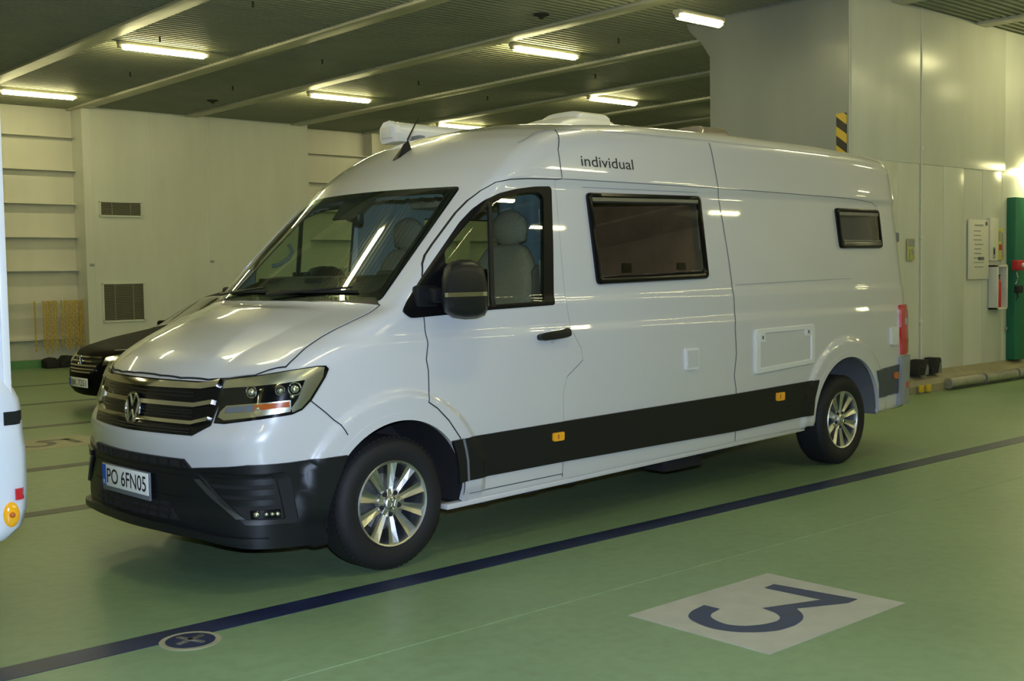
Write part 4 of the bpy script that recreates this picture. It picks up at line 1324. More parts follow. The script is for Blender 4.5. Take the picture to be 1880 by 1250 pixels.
louvre('wall_vent', 5.25, 6.04, .804, 1.504, 'tall louvred vent grille, the lower one on the far wall')

# ---- lashing chains on their rail
b = B(); b.box((2.0, LW-.26, 1.165), (4.95, LW-.14, 1.19), .004)
rail = b.build('chain_rail', M['wall_recess']); tag(rail, 'cream steel rail along the left recess that the yellow chains hang from', 'rail')
b = B()
for x in (2.4, 3.4, 4.4): b.box((x, LW-.20, 1.13), (x+.03, LW, 1.17))
b.build('rail_bracket', M['wall_recess'], rail)
def link_mesh():
    b = bmesh.new(); R, r = .0190, .0068
    def ring(c, vert, b):
        path = []
        for k in range(10):
            a = 2*PI*k/10
            u, v = R*.8*math.cos(a), R*math.sin(a)+(.012 if math.sin(a) > 0 else -.012)
            path.append(Vector(c)+Vector((u if vert else 0, 0 if vert else u, v)))
        rs = []
        n = len(path)
        for i in range(n):
            t = (path[(i+1) % n]-path[i-1]).normalized(); w = Vector((0, 1, 0)) if vert else Vector((1, 0, 0))
            u = t.cross(w)
            rs.append([b.verts.new(path[i]+r*(math.cos(2*PI*k/5)*u+math.sin(2*PI*k/5)*w)) for k in range(5)])
        for i in range(n):
            for k in range(5): b.faces.new((rs[i][k], rs[i][(k+1) % 5], rs[(i+1) % n][(k+1) % 5], rs[(i+1) % n][k]))
    return b, ring
def chain_mesh(nl, seed, double=False):
    rr = random.Random(seed)
    b, ring = link_mesh()
    for strand in ((0,) if not double else (-.02, .02)):
        dx = 0; ph = rr.uniform(0, .03)
        for k in range(nl):
            dx += rr.uniform(-.002, .002)
            ring((strand+max(-.0008, min(.0008, dx)), rr.uniform(-.002, .002)-.015, -.015-ph-.049*k), (k+seed) % 2 == 0, b)
    bmesh.ops.recalc_face_normals(b, faces=b.faces)
    me = bpy.data.meshes.new('lashing_chain'); b.to_mesh(me); b.free(); me.materials.append(M['chain'])
    me.polygons.foreach_set('use_smooth', [True]*len(me.polygons))
    return me
chains = [(4.07, 18, False)] + [(4.225+.047*k, (18, 19, 17, 19, 16, 18)[k], False) for k in range(6)] + [(4.555, 17, False)] + [(4.612+.0465*k, (17, 18, 17, 18, 16, 18, 17, 18)[k], False) for k in range(8)]
ords = ['first', 'second', 'third', 'fourth', 'fifth', 'sixth', 'seventh', 'eighth']
for k, (x, nl, db) in enumerate(chains):
    o = bpy.data.objects.new('hanging_lashing_chain', chain_mesh(nl, k, db)); link(o)
    o.location = (x, LW-.27, 1.20)
    hk = B(); hk.tube([(0, .03, .0), (0, -.02, .012), (0, -.022, -.03), (0, -.014, -.045)], .008, seg=6)
    hk.build('chain_hook', M['chain'], o)
    if k == 0: lab = 'yellow lashing chain hanging alone at the left end of the rail'
    elif k < 7: lab = 'yellow lashing chain, %s from the left in the smaller middle bunch' % ords[k-1]
    elif k == 7: lab = 'single thin lashing chain hanging in the gap between the two bunches'
    else: lab = 'yellow lashing chain, %s from the left in the dense bunch by the wall corner' % ords[k-8]
    tag(o, lab, 'chain', 'yellow lashing chains on the rail')

def chock(name, x, y, z, w, d, h, flip, lab, side):
    b = B()
    pr_ = [(-w/2, 0), (w/2, 0), (w/2, h*.55), (w*.18, h), (-w*.30, h*.9), (-w/2, h*.75)] if not flip else [(w/2, 0), (-w/2, 0), (-w/2, h*.35), (-w*.05, h), (w*.42, h), (w/2, h*.8)]
    b.prism(pr_, lambda u, v: (u, -d/2, v), lambda u, v: (u, d/2, v), .006)
    o = b.build(name, M['rubber'], loc=(x, y, z)); tag(o, lab, 'wheel chock')
    b = B(); b.tube([(-w*.2, -d/2, h*.5), (w*.2, -d/2, h*.5)], .008); b.build('chock_handle', M['rubber'], o)
    if side:
        b = B(); b.prism([(w*.12, 0), (w*.49, 0), (w*.49, h*.5), (w*.36, h*.72)], lambda u, v: (u, -d/2-.004, v), lambda u, v: (u, -d/2, v)); b.build('chock_plate', M['grey_plastic'], o)
    return o
chock('wheel_chock', 4.235, LW-.50, 0, .22, .30, .19, False, 'black wheel chock below the chains, left of the pair at the green skirting', False)
chock('wheel_chock', 4.49, LW-.50, 0, .25, .30, .21, True, 'black wheel chock below the chains, right one of the pair nearer the parked car', False)

# ---- casing with the broad grey end face and the panelled wall
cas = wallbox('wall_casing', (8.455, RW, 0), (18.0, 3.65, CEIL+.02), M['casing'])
wallbox('wall_casing_end', (8.44, RW-.004, 0), (8.455, 3.654, CEIL+.02), M['casing_shaded'])
for k, x in enumerate((8.97, 9.51, 10.62, 11.16, 11.67, 12.215)):
    wallbox('trim_%d' % (k+1), (x, RW-(.004 if k % 2 == 0 else .006), .22), (x+.545 if k % 2 == 0 else x+.010, RW+.01, CEIL), M['casing'], .0018)
b = B(); b.tube([(10.06, RW-.014, .25), (10.06, RW-.014, CEIL)], .011, seg=8)
for z in (.85, 1.9, 3.0): b.box((10.035, RW-.03, z), (10.085, RW, z+.04), .004)
tag(b.build('wall_conduit', M['wall']), 'thin pale vertical conduit on the panelled wall right of the van tail', 'conduit')
wallbox('trim_7', (8.5, RW-.010, 2.83), (12.3, RW+.01, CEIL), M['casing'], .004)
b = B(); b.prism([(3.65, CEIL), (4.05, CEIL), (3.98, CEIL-.12), (3.80, CEIL-.28), (3.65, CEIL-.50)], lambda y, z: (8.45, y, z), lambda y, z: (8.47, y, z))
struct('ceiling_bracket', b.build('ceiling_bracket', M['casing_shaded']))
# hazard stripes at both edges of the end face
for y0, y1, lab in ((1.665, 1.80, 'black and yellow hazard strip on the right edge of the grey end face'), (3.45, 3.555, 'black and yellow hazard strip on the left edge of the grey end face')):
    b = B(); b.box((8.432, y0, 1.3), (8.441, y1, 3.34 if y0 < 2 else 3.345), .001)
    tag(b.build('hazard_strip', M['hazard']), lab, 'warning stripe')
# kerb in front of the casing, pipe nosing, rounded end
bm = bmesh.new()
def krow(x, y0, y1, z0, z1, z2): return [bm.verts.new(p) for p in ((x, y1, 0), (x, y0, 0), (x, y0, z0), (x, y0+.05, z1), (x, y1, z2))]
rows = [krow(9.20, 1.62, 1.649, .06, .10, .14), krow(9.35, 1.50, 1.649, .08, .13, .22), krow(9.65, 1.43, 1.649, .09, .15, .24), krow(10.2, 1.41, 1.649, .10, .16, .24), krow(18, 1.41, 1.649, .10, .16, .24)]
for r0, r1 in zip(rows[:-1], rows[1:]):
    for k in range(4): bm.faces.new((r0[k], r1[k], r1[k+1], r0[k+1]))
bm.faces.new(rows[0]); bm.faces.new(rows[-1][::-1]); bmesh.ops.recalc_face_normals(bm, faces=bm.faces)
me = bpy.data.meshes.new('kerb'); bm.to_mesh(me); bm.free(); me.materials.append(M['kerb'])
kerb = link(bpy.data.objects.new('kerb', me)); struct('kerb', kerb)
x = 10.25
n = 0
while x < 17.0:
    b = B(); b.tube([(x, 1.375, .085), (x+.88, 1.375, .085)], .062, seg=16); b.tube([(x+.01, 1.375, .085), (x+.03, 1.375, .085)], .068, seg=16); b.tube([(x+.85, 1.375, .085), (x+.87, 1.375, .085)], .068, seg=16)
    o = b.build('kerb_pipe', M['galv']); tag(o, ['galvanised pipe length on the kerb edge, nearest the van tail', 'galvanised pipe length on the kerb edge, second from the van tail'][n] if n < 2 else 'galvanised pipe length on the kerb edge further along past the green door', 'kerb pipe', 'kerb edge pipes'); n += 1
    x += .93
for k, x in enumerate((9.60, 9.76)):
    b = B(); b.box((x, 1.385, .02), (x+.10, 1.415, .105), .004)
    tag(b.build('kerb_paint_mark', M['yellow']), ['yellow paint mark on the kerb face, closer to the van tail', 'yellow paint mark on the kerb face, closer to the pipe'][k], 'paint mark')
chock('wheel_chock', 9.80, 1.54, .215, .26, .16, .19, True, 'black wheel chock on the kerb right behind the van tail', True)
chock('wheel_chock', 10.14, 1.545, .215, .24, .16, .195, True, 'black wheel chock on the kerb, next to the wall conduit', True)

# ---- things on the casing wall
def sheet(name, x0, x1, z0, z1, m, lab, cat, th=.012):
    b = B(); b.box((x0, RW-.018-th, z0), (x1, RW-.012, z1), .002)
    return tag(b.build(name, m), lab, cat)
def marks(t, m, rects, name='printed_text', y=RW-.032):
    b = B()
    for (x0, x1, z0, z1) in rects: b.box((x0, y-.001, z0), (x1, y+.001, z1))
    b.build(name, m, t)
s1 = sheet('deck_sign', 9.72, 9.88, 1.632, 1.90, M['paper_yellow'], 'green-yellow sticker with a grey top on the wall beside the van tail', 'sign')
marks(s1, M['grey_ink'], [(9.725, 9.875, 1.80, 1.895)], 'grey_panel')
marks(s1, M['grey_ink'], [(9.74, 9.77, 1.65, 1.77), (9.80, 9.83, 1.70, 1.78), (9.84, 9.86, 1.65, 1.75)])
po = sheet('safety_sign', 11.25, 11.80, 1.375, 2.165, M['paper'], 'large white notice board with grey print on the panelled wall', 'notice')
rr = random.Random(4); L = [(11.40, 11.64, 2.08, 2.10)]
for k in range(9): L.append((11.37+rr.uniform(0, .04), 11.56+rr.uniform(0, .10), 2.01-.06*k, 2.022-.06*k))
marks(po, M['grey_ink'], L); marks(po, M['grey_plastic'], [(11.50, 11.67, 1.625, 1.668), (11.70, 11.76, 2.09, 2.14)], 'printed_block')
s2 = sheet('instruction_sign', 11.805, 12.03, 1.62, 2.195, M['paper'], 'narrow white instruction board above the red extinguisher', 'notice', .03)
marks(s2, M['grey_ink'], [(11.88, 11.95, 1.64, 1.80), (11.90, 11.93, 1.70, 1.78)], y=RW-.05)
s3 = sheet('fire_plan_sign', 12.055, 12.24, 1.63, 2.06, M['paper_yellow'], 'yellowish sticker with a red square left of the green door', 'sign')
marks(s3, M['label_red'], [(12.09, 12.17, 1.76, 1.84)], 'red_square'); marks(s3, M['grey_ink'], [(12.08, 12.14, 1.88, 2.02), (12.17, 12.21, 1.65, 2.0)])
b = B()
for q in ((11.83, 11.86, .955, 1.56), (12.10, 12.13, .955, 1.56), (11.83, 12.13, .955, .985), (11.83, 12.13, 1.53, 1.56)): b.box((q[0], RW-.14, q[2]), (q[1], RW-.012, q[3]), .004)
b.box((11.84, RW-.022, .96), (12.12, RW-.013, 1.55))
cab = b.build('mounted_extinguisher_cabinet', M['paper']); tag(cab, 'open white cabinet holding a red fire extinguisher', 'cabinet')
b = B(); b.lathe([(.0, 0), (.052, .0), (.055, .02), (.055, .33), (.04, .37), (.018, .39), (.018, .42)], (11.93, RW-.082, .987), axis='z', seg=20)
ex = b.build('fire_extinguisher', M['label_red']); tag(ex, 'red fire extinguisher standing inside the white wall cabinet', 'fire extinguisher')
b = B(); b.box((11.905, RW-.12, 1.40), (11.955, RW-.05, 1.43), .005); b.tube([(11.95, RW-.085, 1.41), (11.995, RW-.085, 1.38), (11.99, RW-.085, 1.15)], .008); b.build('extinguisher_valve', M['rubber'], ex)
# doorway in green frame
b = B(); b.box((12.37, RW-.13, .245), (12.70, RW+.0, 2.485), .01); b.box((12.70, RW-.13, 2.25), (13.9, RW, 2.485), .01); b.box((13.75, RW-.13, .245), (14.0, RW, 2.485), .01)
gd = b.build('door_1', M['green_door']); tag(gd, kind='structure')
b = B(); b.box((12.70, RW-.06, .25), (13.75, RW-.01, 2.25), .006); b.build('door_panel', M['blue_door'], gd)
b = B(); b.tube([(12.80, RW-.06, 1.55), (12.80, RW-.10, 1.55), (12.80, RW-.10, 1.85), (12.80, RW-.06, 1.85)], .012); b.build('door_handle', M['rubber'], gd)
b = B(); b.box((12.72, RW-.064, 1.28), (12.79, RW-.058, 1.44)); b.build('door_sticker', M['yellow'], gd)
b = B(); b.box((12.24, RW-.10, 1.48), (12.44, RW-.012, 1.62), .012)
cb = b.build('call_box', M['label_red']); cb.location = (0, -.125, 0); tag(cb, 'small red call box fixed at the left edge of the green door frame', 'call box')
b = B(); b.lathe([(.03, 0), (.03, -.02), (.02, -.025)], (12.38, RW-.10, 1.55), axis='y', seg=14); b.build('call_button', M['paper'], cb)
b = B(); b.tube([(12.36, RW-.13-.02, 1.46), (12.40, RW-.15, 1.38), (12.36, RW-.15, 1.31), (12.33, RW-.15, 1.30)], .008)
o = b.build('call_cable', M['paper']); tag(o, 'short white cable looping down from the red call box', 'cable')
b = B(); b.box((12.33, RW-.18, 1.17), (12.50, RW-.132, 1.27), .008); b.tube([(12.36, RW-.16, 1.17), (12.38, RW-.16, 1.11), (12.34, RW-.16, 1.08)], .010)
o = b.build('wall_socket', M['rubber']); tag(o, 'dark socket box on the green door frame under the red call box', 'socket')
b = B(); b.box((12.31, RW-.03, .66), (12.355, RW-.012, .70), .004)
tag(b.build('door_stop', M['grey_ink']), 'tiny grey fitting low on the wall beside the green door', 'fitting')  # small door stop on the wall, not a switch

L7POS, L7S = (6.85, 2.52, 4.33), .60
# ---- fluorescent light fittings
def fitting_meshes():
    b = B(); b.box((-.66, -.055, .022), (.66, .055, .070), .012); b.box((-.66, -.030, -.02), (-.60, .030, .03), .01); b.box((.60, -.030, -.02), (.66, .030, .03), .01)
    b.box((-.50, -.02, .06), (-.46, .02, .075)); b.box((.46, -.02, .06), (.50, .02, .075))
    case = b.build('lamp_housing', M['lamp_case'])
    b = bmesh.new()
    me1 = case.data
    bpy.data.objects.remove(case)
    b = B(); pr_ = []
    for k in range(13):
        a = PI*k/12
        pr_.append((.058*math.cos(a), .022-.060*math.sin(a)))
    b.prism(pr_, lambda y, z: (-.58, y, z), lambda y, z: (.58, y, z), .004)
    t = b.build('lamp_diffuser', M['tube'], sharp=50); me2 = t.data; bpy.data.objects.remove(t)
    return me1, me2
CASE, TUBE = fitting_meshes()
def fitting(x, y, z, lab, group='fluorescent ceiling lights', sx=1., rz=0.):
    r = bpy.data.objects.new('ceiling_light', None); link(r); r.location = (x, y, z); r.scale = (sx, 1, 1); r.rotation_euler = (0, 0, rz)
    tag(r, lab, 'ceiling light', group)
    for nm, me in (('lamp_housing', CASE), ('lamp_diffuser', TUBE)):
        link(bpy.data.objects.new(nm, me), r)
    return r
LZ = CEIL-.072
seen = [(3.75, 9.35, 'fluorescent light at the upper left, second nearest the left wall'), (3.72, 14.05, 'fluorescent light at the left edge close to the recess wall'),
        (8.02, 11.50, 'fluorescent light in the middle distance above the van windscreen'), (8.06, 6.30, 'large fluorescent light above the van roof, right of the centre'),
        (12.25, 8.95, 'fluorescent light left of the big grey end face, above the van roof hatch'), (12.3, 13.4, 'small far fluorescent light just over the awning at the roof line')]
for x, y, lab in seen: fitting(x, y, LZ, lab)
fitting(*L7POS, 'fluorescent light partly hidden by the top bracket of the grey end face', sx=L7S)
# the rest of the deck's rows, outside the picture
HID = 'fluorescent light of the deck rows outside the view, seen only as a reflection'
for x, y in ((3.75, 4.3), (3.75, -.4), (-.5, 11.5), (-.5, 6.6), (-.5, 1.9), (-.5, -3.2), (-4.8, 9.3), (-4.8, 4.3), (-4.8, -.6), (3.75, -4.9), (8.1, -1.6), (8.1, -6.0), (12.3, -3.2), (-4.8, -5.4), (-9, 2), (-9, -3.2), (12.3, .3), (16.5, -1.0), (-9, 9), (16.4, 8.5), (8.1, -10.5), (12.3, -7.6), (12.3, -12), (16.5, -5.5), (16.5, -10), (16.5, -14.4), (20.3, -12), (3.75, -9.4), (-.5, -7.8), (20.3, -7.6), (8.1, -15)):
    fitting(x, y, LZ, HID, 'fluorescent lights outside the view')
# wall lamp over the green door and one behind the casing top
fitting(13.15, RW-.16, 2.88, 'bright lamp on the wall over the green door at the right edge', 'wall lights', .62)

# ---- floor paint
def stripe(name, y, w, m, x0=-14, x1=22):
    b = B(); b.box((x0, y-w/2, 0), (x1, y+w/2, .002)); return struct(name, b.build(name, m))
stripe('floor_line', -1.195, .165, M['stripe_blue'])
for y, w in ((1.97, .16), (3.86, .17), (6.76, .16), (9.2, .15), (11.95, .15)): stripe('floor_line', y, w, M['stripe_dim'])
b = B(); b.tube([(-6, -2.03, .000), (10, -2.06, .000)], .003, seg=6); struct('floor_seam', b.build('floor_seam', M['floor']))
def marker(name, x0, x1, y0, y1, strokes_fn, m, mi, lab):
    b = B(); b.box((x0, y0, 0), (x1, y1, .002)); o = b.build(name, m); tag(o, lab, 'floor marking')
    vs, fs = strokes_fn()
    mesh_obj('painted_digit', vs, fs, mi, o)
def band(path, w, z=.0035):
    P = np.array(path, float); T = np.gradient(P, axis=0); T /= np.linalg.norm(T, axis=1, keepdims=True)
    S = np.stack([-T[:, 1], T[:, 0]], 1); w = np.broadcast_to(w, len(P))[:, None]
    n = len(P); V = [(x, y, z) for x, y in P+S*w/2]+[(x, y, z) for x, y in P-S*w/2]
    return V, [[i, i+1, n+i+1, n+i] for i in range(n-1)]
def digit3():
    # digit as painted: its top lies towards +x
    V, F = [], []
    def add(vs, fs):
        k = len(V); V.extend(vs); F.extend([[i+k for i in f] for f in fs])
    out = [(1.092, -2.544), (1.182, -2.535), (1.236, -2.966), (1.149, -2.970), (.909, -2.856), (.849, -2.933), (.785, -2.976), (.687, -3.001), (.577, -2.992), (.498, -2.946), (.435, -2.880), (.402, -2.785), (.411, -2.706), (.437, -2.630), (.467, -2.588), (.537, -2.547), (.659, -2.525),
           (.661, -2.616), (.570, -2.636), (.529, -2.668), (.501, -2.729), (.493, -2.790), (.528, -2.853), (.611, -2.898), (.693, -2.909), (.746, -2.885), (.786, -2.834), (.806, -2.742), (1.109, -2.851)]
    sharp = {0, 1, 2, 3, 4, 16, 17, 27, 28}
    out = round_poly(out, [0 if i in sharp else .035 for i in range(len(out))], 4)
    tri = tessellate_polygon([[Vector((x, y, 0)) for x, y in out]])
    add([(x, y, .0035) for x, y in out], [list(t) for t in tri])
    return V, F
marker('lane_number', .30, 1.335, -3.15, -2.385, digit3, M['marker'], M['marker_ink'], 'white painted rectangle with a dark blue 3 on the deck in the foreground')
def digit5():
    V, F = [], []
    def add(vs, fs):
        k = len(V); V.extend(vs); F.extend([[i+k for i in f] for f in fs])
    add(*band([(.78, 5.56), (.78, 5.20)], .08)); add(*band([(.80, 5.53), (.52, 5.57)], .08))
    path = [(.42+.15*math.cos(a), 5.38+.18*math.sin(a)) for a in np.linspace(math.radians(65), math.radians(-210), 40)]
    add(*band(path, .08)); return V, F
marker('lane_number', .12, 1.0, 4.98, 5.78, digit5, M['marker_dim'], M['stripe_dim'], 'faded dirty painted rectangle with a dark 5 on the far lane')
# lashing pot let into the blue line
b = B(); b.lathe([(.130, 0), (.130, .003), (.118, .004), (.114, .003)], (-1.295, -1.325, 0), axis='z', seg=40)
pot = b.build('lashing_pot', M['marker_dim']); tag(pot, 'round lashing pot let into the dark blue floor line', 'lashing pot')
b = B(); b.lathe([(.104, 0), (.104, .0045), (.05, .005)], (-1.295, -1.325, 0), axis='z', seg=40); b.build('pot_cup', M['stripe_blue'], pot)
b = B()
for a in (.35, .35+PI/2):
    b.box((-.075, -.012, .003), (.075, .012, .010), .002, mtx=Matrix.Translation((-1.295, -1.325, 0)) @ Matrix.Rotation(a, 4, 'Z'))
b.build('pot_cross', M['steel'], pot)

# ================================================================== MOTORHOME at the left edge
mh = empty('motorhome', 'white motorhome of which only the bumper corner shows at the left edge', 'motorhome', (-1.825, -.95, 0))
b = B(); b.box((-6.4, .0, .70), (-.03, 2.25, 2.95), .05, 3); b.build('living_box', M['mh_white'], mh)
b = B(); b.box((-.075, -.006, .72), (-.040, .02, 2.8), .008); b.build('corner_moulding', M['white_plastic'], mh)
bm = bmesh.new(); rings = []
for z, o_, i_ in ((.47, -.16, 0), (.485, -.06, 0), (.53, -.005, 0), (.60, .016, 0), (.66, .020, 0), (.74, .022, 0), (.86, .020, 0), (.92, .012, 0), (.96, .016, 0), (.975, .010, 0), (1.02, .012, 0), (1.06, .004, 0), (1.10, -.014, 0), (1.15, -.050, 0)):
    row = []
    for x, y in ((-.55, .03), (-.30, -.012), (-.12, -.018), (-.05, -.010), (-.012, .03), (0, .10), (.004, .5), (.004, 1.75), (0, 2.15), (-.012, 2.22), (-.12, 2.268), (-.55, 2.24)):
        row.append(bm.verts.new((x+(o_ if x > -.2 else o_*.3), y+(-.02 if y < .05 else 0)*(1 if z < .95 else .4), z)))
    rings.append(row)
for r0, r1 in zip(rings[:-1], rings[1:]):
    for k in range(11): bm.faces.new((r0[k], r0[k+1], r1[k+1], r1[k]))
bm.faces.new(rings[0]); bm.faces.new(rings[-1][::-1]); bmesh.ops.recalc_face_normals(bm, faces=bm.faces)
me = bpy.data.meshes.new('rear_bumper'); bm.to_mesh(me); bm.free(); me.materials.append(M['mh_white'])
me.polygons.foreach_set('use_smooth', [True]*len(me.polygons)); me.set_sharp_from_angle(angle=math.radians(50))
rbm = link(bpy.data.objects.new('rear_bumper', me), mh)
b = B(); b.lathe([(.052, 0), (.052, -.012), (.040, -.02), (.012, -.022), (.010, -.016)], (-.075, -.030, .588), axis='y', seg=24); am = b.build('side_marker', M['amber'], rbm)
am.data.transform(Matrix.Translation((-.075, 0, .588)) @ Matrix.Diagonal((.62, 1, 1, 1)) @ Matrix.Translation((.075, 0, -.588)))
b = B(); b.sphere((-.075, -.053, .588), .012); b.build('marker_bulb', M['orange'], am)
def wrap(name, path, z0, z1, m, th=.006):
    P = np.array(path); T = np.gradient(P, axis=0); T /= np.linalg.norm(T, axis=1, keepdims=True)
    O = P+np.stack([-T[:, 1], T[:, 0]], 1)*th
    pl = [tuple(p) for p in P]+[tuple(p) for p in O[::-1]]
    b = B(); b.prism(pl, lambda x, y: (x, y, z0), lambda x, y: (x, y, z1)); return b.build(name, m, rbm)
wrap('reflector', [(-.055, -.044), (-.026, -.036), (-.006, .0), (.013, .030), (.023, .08)], .645, .692, M['red'])
wrap('dark_clip', [(-.085, -.030), (-.036, -.024), (-.014, .0), (.003, .028)], .955, 1.01, M['black_plastic'])
b = B(); b.box((-6.3, .05, .42), (-.5, 2.2, .72), .02); b.build('chassis_skirt', M['mh_white'], mh)
for x in (-1.9, -5.6):
    for y in (.22, 2.03):
        b = B(); b.lathe([(.20, -.11), (.30, -.115), (.335, -.08), (.335, .08), (.30, .115), (.20, .11)], (x, y, .335), axis='y', seg=40, closed=True); w = b.build('wheel', M['tyre'], mh)
        b = B(); b.lathe([(.205, -.09), (.19, -.07), (.05, -.08)], (x, y, .335), axis='y', seg=32); b.build('rim', M['alloy'], w)
b = B(); b.box((-4.2, -.012, 1.55), (-3.2, .02, 2.15), .01); b.build('side_window', M['car_glass'], mh)

# ================================================================== BLACK CAR behind the van
CX, CY = 1.78, 7.72
car = empty('black_car', 'black saloon car parked in the lane behind the van, nose at the left', 'car', (CX, CY, 0))
CT = table([(-1, .2), (-.02, .58), (.06, .68), (.25, .765), (.6, .855), (1.0, .925), (1.15, .95), (1.8, 1.32), (2.3, 1.44), (2.9, 1.44), (3.6, 1.28), (4.1, 1.05), (4.6, 1.0), (6, .9)], -1, 6, .01, .04)
CF = table([(0, .16), (.18, .07), (.30, .0), (.45, .0), (.60, .03), (.75, .12), (1.0, .5), (2, 2)], 0, 2, .01, .02)
CWD = table([(0, .80), (.3, .89), (.6, .905), (.85, .88), (.95, .86), (1.40, .60), (2, .3)], 0, 2, .01, .02)
def cF(x, y, z):
    y = np.abs(y); yy = y*y
    xp = x-.22*yy
    T = np.interp(xp, *CT)-.03*yy
    f = smax((z-T)*.9, (np.interp(z, *CF)+.30*yy-x)*.9, .08)
    w = np.interp(z, *CWD)-.05*(np.clip(.7-x, 0, 1)/.7)**2-.05*(np.clip(x-3.8, 0, 1))**2
    f = smax(f, y-w, .10)
    f = smax(f, x-(4.62-.1*yy-.15*np.clip(z-.7, 0, 1)), .15)
    return smax(f, .20-z, .04)
P, Fc = surface_nets(cF, (-.1, -1.0, .12), (4.75, 1.0, 1.55), (.05, .05, .04))
P = snap(cF, P); N = normal_of(cF, P); Cc = P[Fc].mean(1)
keep = np.ones(len(Fc), bool)
for ax_ in (.85, 3.62): keep &= ~((np.hypot(Cc[:, 0]-ax_, Cc[:, 2]-.31) < .36) & (np.abs(Cc[:, 1]) > .6))
p, n, f = compact(P, N, Fc[keep])
mesh_obj('car_body', p, f, M['car_black'], car, normals=n)
def cside(sg):
    def fn(UV):
        UV = np.asarray(UV, float); P0 = np.stack([UV[:, 0], 0*UV[:, 0], UV[:, 1]], 1)
        P = solve(cF, P0, np.tile(np.array([0, sg, 0.]), (len(UV), 1)), .1, 1.1); return P, normal_of(cF, P)
    return fn
def cnose(UV):
    UV = np.asarray(UV, float); P0 = np.stack([0*UV[:, 0]+1.0, UV[:, 0], UV[:, 1]], 1)
    P = solve(cF, P0, np.tile(np.array([-1., 0, 0]), (len(UV), 1)), 0, 1.3); return P, normal_of(cF, P)
def ctop(UV):
    UV = np.asarray(UV, float); P0 = np.stack([UV[:, 0], UV[:, 1], 0*UV[:, 0]+.4], 1)
    P = solve(cF, P0, np.tile(np.array([0, 0, 1.]), (len(UV), 1)), 0, 1.4); return P, normal_of(cF, P)
g = patch('car_grille', [(-.38, .665), (.38, .665), (.42, .62), (.34, .50), (.25, .475), (-.25, .475), (-.34, .50), (-.42, .62)], cnose, M['black_matte'], car, off=.006, thick=.006, d=.06)
for zz, hw in ((.650, .40), (.605, .42), (.560, .38), (.520, .35), (.485, .28)):
    patch('grille_bar', [(-hw, zz+.008), (hw, zz+.008), (hw, zz-.008), (-hw, zz-.008)], cnose, M['chrome'], g, off=.022, thick=.02, d=.06)
for sg in (-1, 1):
    patch('car_headlight', [(sg*.44, .665), (sg*.62, .70), (sg*.72, .68), (sg*.70, .60), (sg*.46, .575)], cnose, M['clear'], car, off=.005, thick=.006, d=.05)
    patch('car_fog_grille', [(sg*.45, .34), (sg*.72, .37), (sg*.72, .27), (sg*.42, .27)], cnose, M['black_matte'], car, off=.006, thick=.006, d=.06)
    patch('car_side_window', [(1.55, .96), (3.5, .98), (3.1, 1.25), (2.5, 1.30), (2.0, 1.27)], cside(sg), M['car_glass'], car, off=.004, thick=.004, d=.08)
    b = B(); b.box((1.42, sg*.90-.08, .90), (1.52, sg*.90+.08, 1.02), .03); b.build('car_mirror', M['car_black'], car)
patch('car_windscreen', [(1.22, -.62), (1.85, -.52), (1.85, .52), (1.22, .62)], ctop, M['car_glass'], car, off=.004, thick=.004, d=.08)
b = B(); b.tube([(-.02+.03, .075*math.cos(2*PI*k/24), .625+.055*math.sin(2*PI*k/24)) for k in range(24)], .008, seg=6, closed=True); b.tube([(.012, 0, .68), (.012, 0, .57)], .008)
b.build('car_emblem', M['chrome'], g)
b = B(); b.box((-.022, -.26, .31), (-.008, .26, .42), .002)
cp = b.build('number_plate', M['plate'], car)
b = B(); b.box((-.0235, .215, .312), (-.0218, .257, .418)); b.build('plate_country_band', M['plate_blue'], cp)
tv, tf = text_mesh('BK 7251', 1., 0, .004)
x0, x1 = tv[:, 0].min(), tv[:, 0].max(); y0, y1 = tv[:, 1].min(), tv[:, 1].max()
mesh_obj('plate_lettering', [(-.0235, .195-(v[0]-x0)/(x1-x0)*.43, .328+(v[1]-y0)/(y1-y0)*.072) for v in tv], [q[::-1] for q in tf], M['ink'], cp)
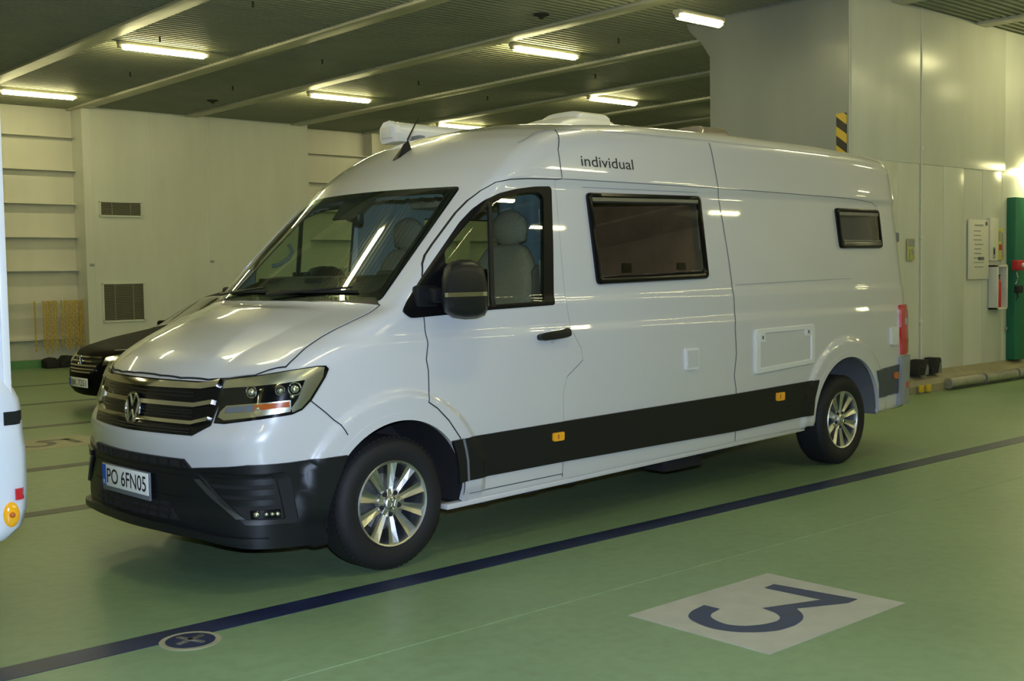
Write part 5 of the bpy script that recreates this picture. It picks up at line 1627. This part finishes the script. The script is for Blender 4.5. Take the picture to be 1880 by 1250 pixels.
for ax_ in (.85, 3.62):
    for sg in (-1, 1):
        b = B(); b.lathe([(.21, -.10), (.29, -.105), (.315, -.07), (.315, .07), (.29, .105), (.21, .10)], (ax_, sg*.80, .315), axis='y', seg=40, closed=True); w = b.build('wheel', M['tyre'], car)
        b = B(); b.lathe([(.212, sg*.085), (.20, sg*.06), (.05, sg*.07)], (ax_, sg*.80, .315), axis='y', seg=32); b.build('rim', M['alloy'], w)

# ================================================================== CAMERA AND LIGHT
cam = bpy.data.cameras.new('camera'); co = bpy.data.objects.new('camera', cam); COL.objects.link(co)
r_ = Vector((.747474, -.664069, -.017166)); u_ = Vector((.049923, .030388, .998291)); f_ = Vector((.662413, .747053, -.055866))
mt = Matrix((( r_.x, u_.x, -f_.x), (r_.y, u_.y, -f_.y), (r_.z, u_.z, -f_.z))).to_4x4()
mt.translation = Vector((-3.508829, -5.923235, 1.535149))
co.matrix_world = mt
cam.sensor_width = 36; cam.lens = 36*2145.89/1880
cam.clip_start = .05; cam.clip_end = 100
SC.camera = co
# the camera's own flash, on top of the body
fl = bpy.data.lights.new('camera_flash', 'AREA'); fl.shape = 'RECTANGLE'; fl.size = .07; fl.size_y = .04
fl.energy = 126; fl.color = (.74, .92, 1.28)
fo = bpy.data.objects.new('camera_flash', fl); COL.objects.link(fo)
fo.matrix_world = Matrix.Translation(mt.translation+u_*.14-f_*.02) @ mt.to_3x3().to_4x4()
w = bpy.data.worlds.new('deck_air'); SC.world = w; w.use_nodes = True
w.node_tree.nodes['Background'].inputs['Color'].default_value = (.9, .95, .75, 1)
w.node_tree.nodes['Background'].inputs['Strength'].default_value = .0
SC.view_settings.view_transform = 'Standard'; SC.view_settings.look = 'None'; SC.view_settings.gamma = 1; SC.view_settings.use_curve_mapping = False
SC.view_settings.exposure = 0.93
SC.cycles.max_bounces = 8; SC.cycles.transparent_max_bounces = 16; SC.cycles.caustics_reflective = False; SC.cycles.caustics_refractive = False
SC.cycles.sample_clamp_indirect = 4
SC.cycles.use_denoising = True
for o in bpy.data.objects:
    if o.parent is None and 'category' in o: o['kind'] = 'thing'
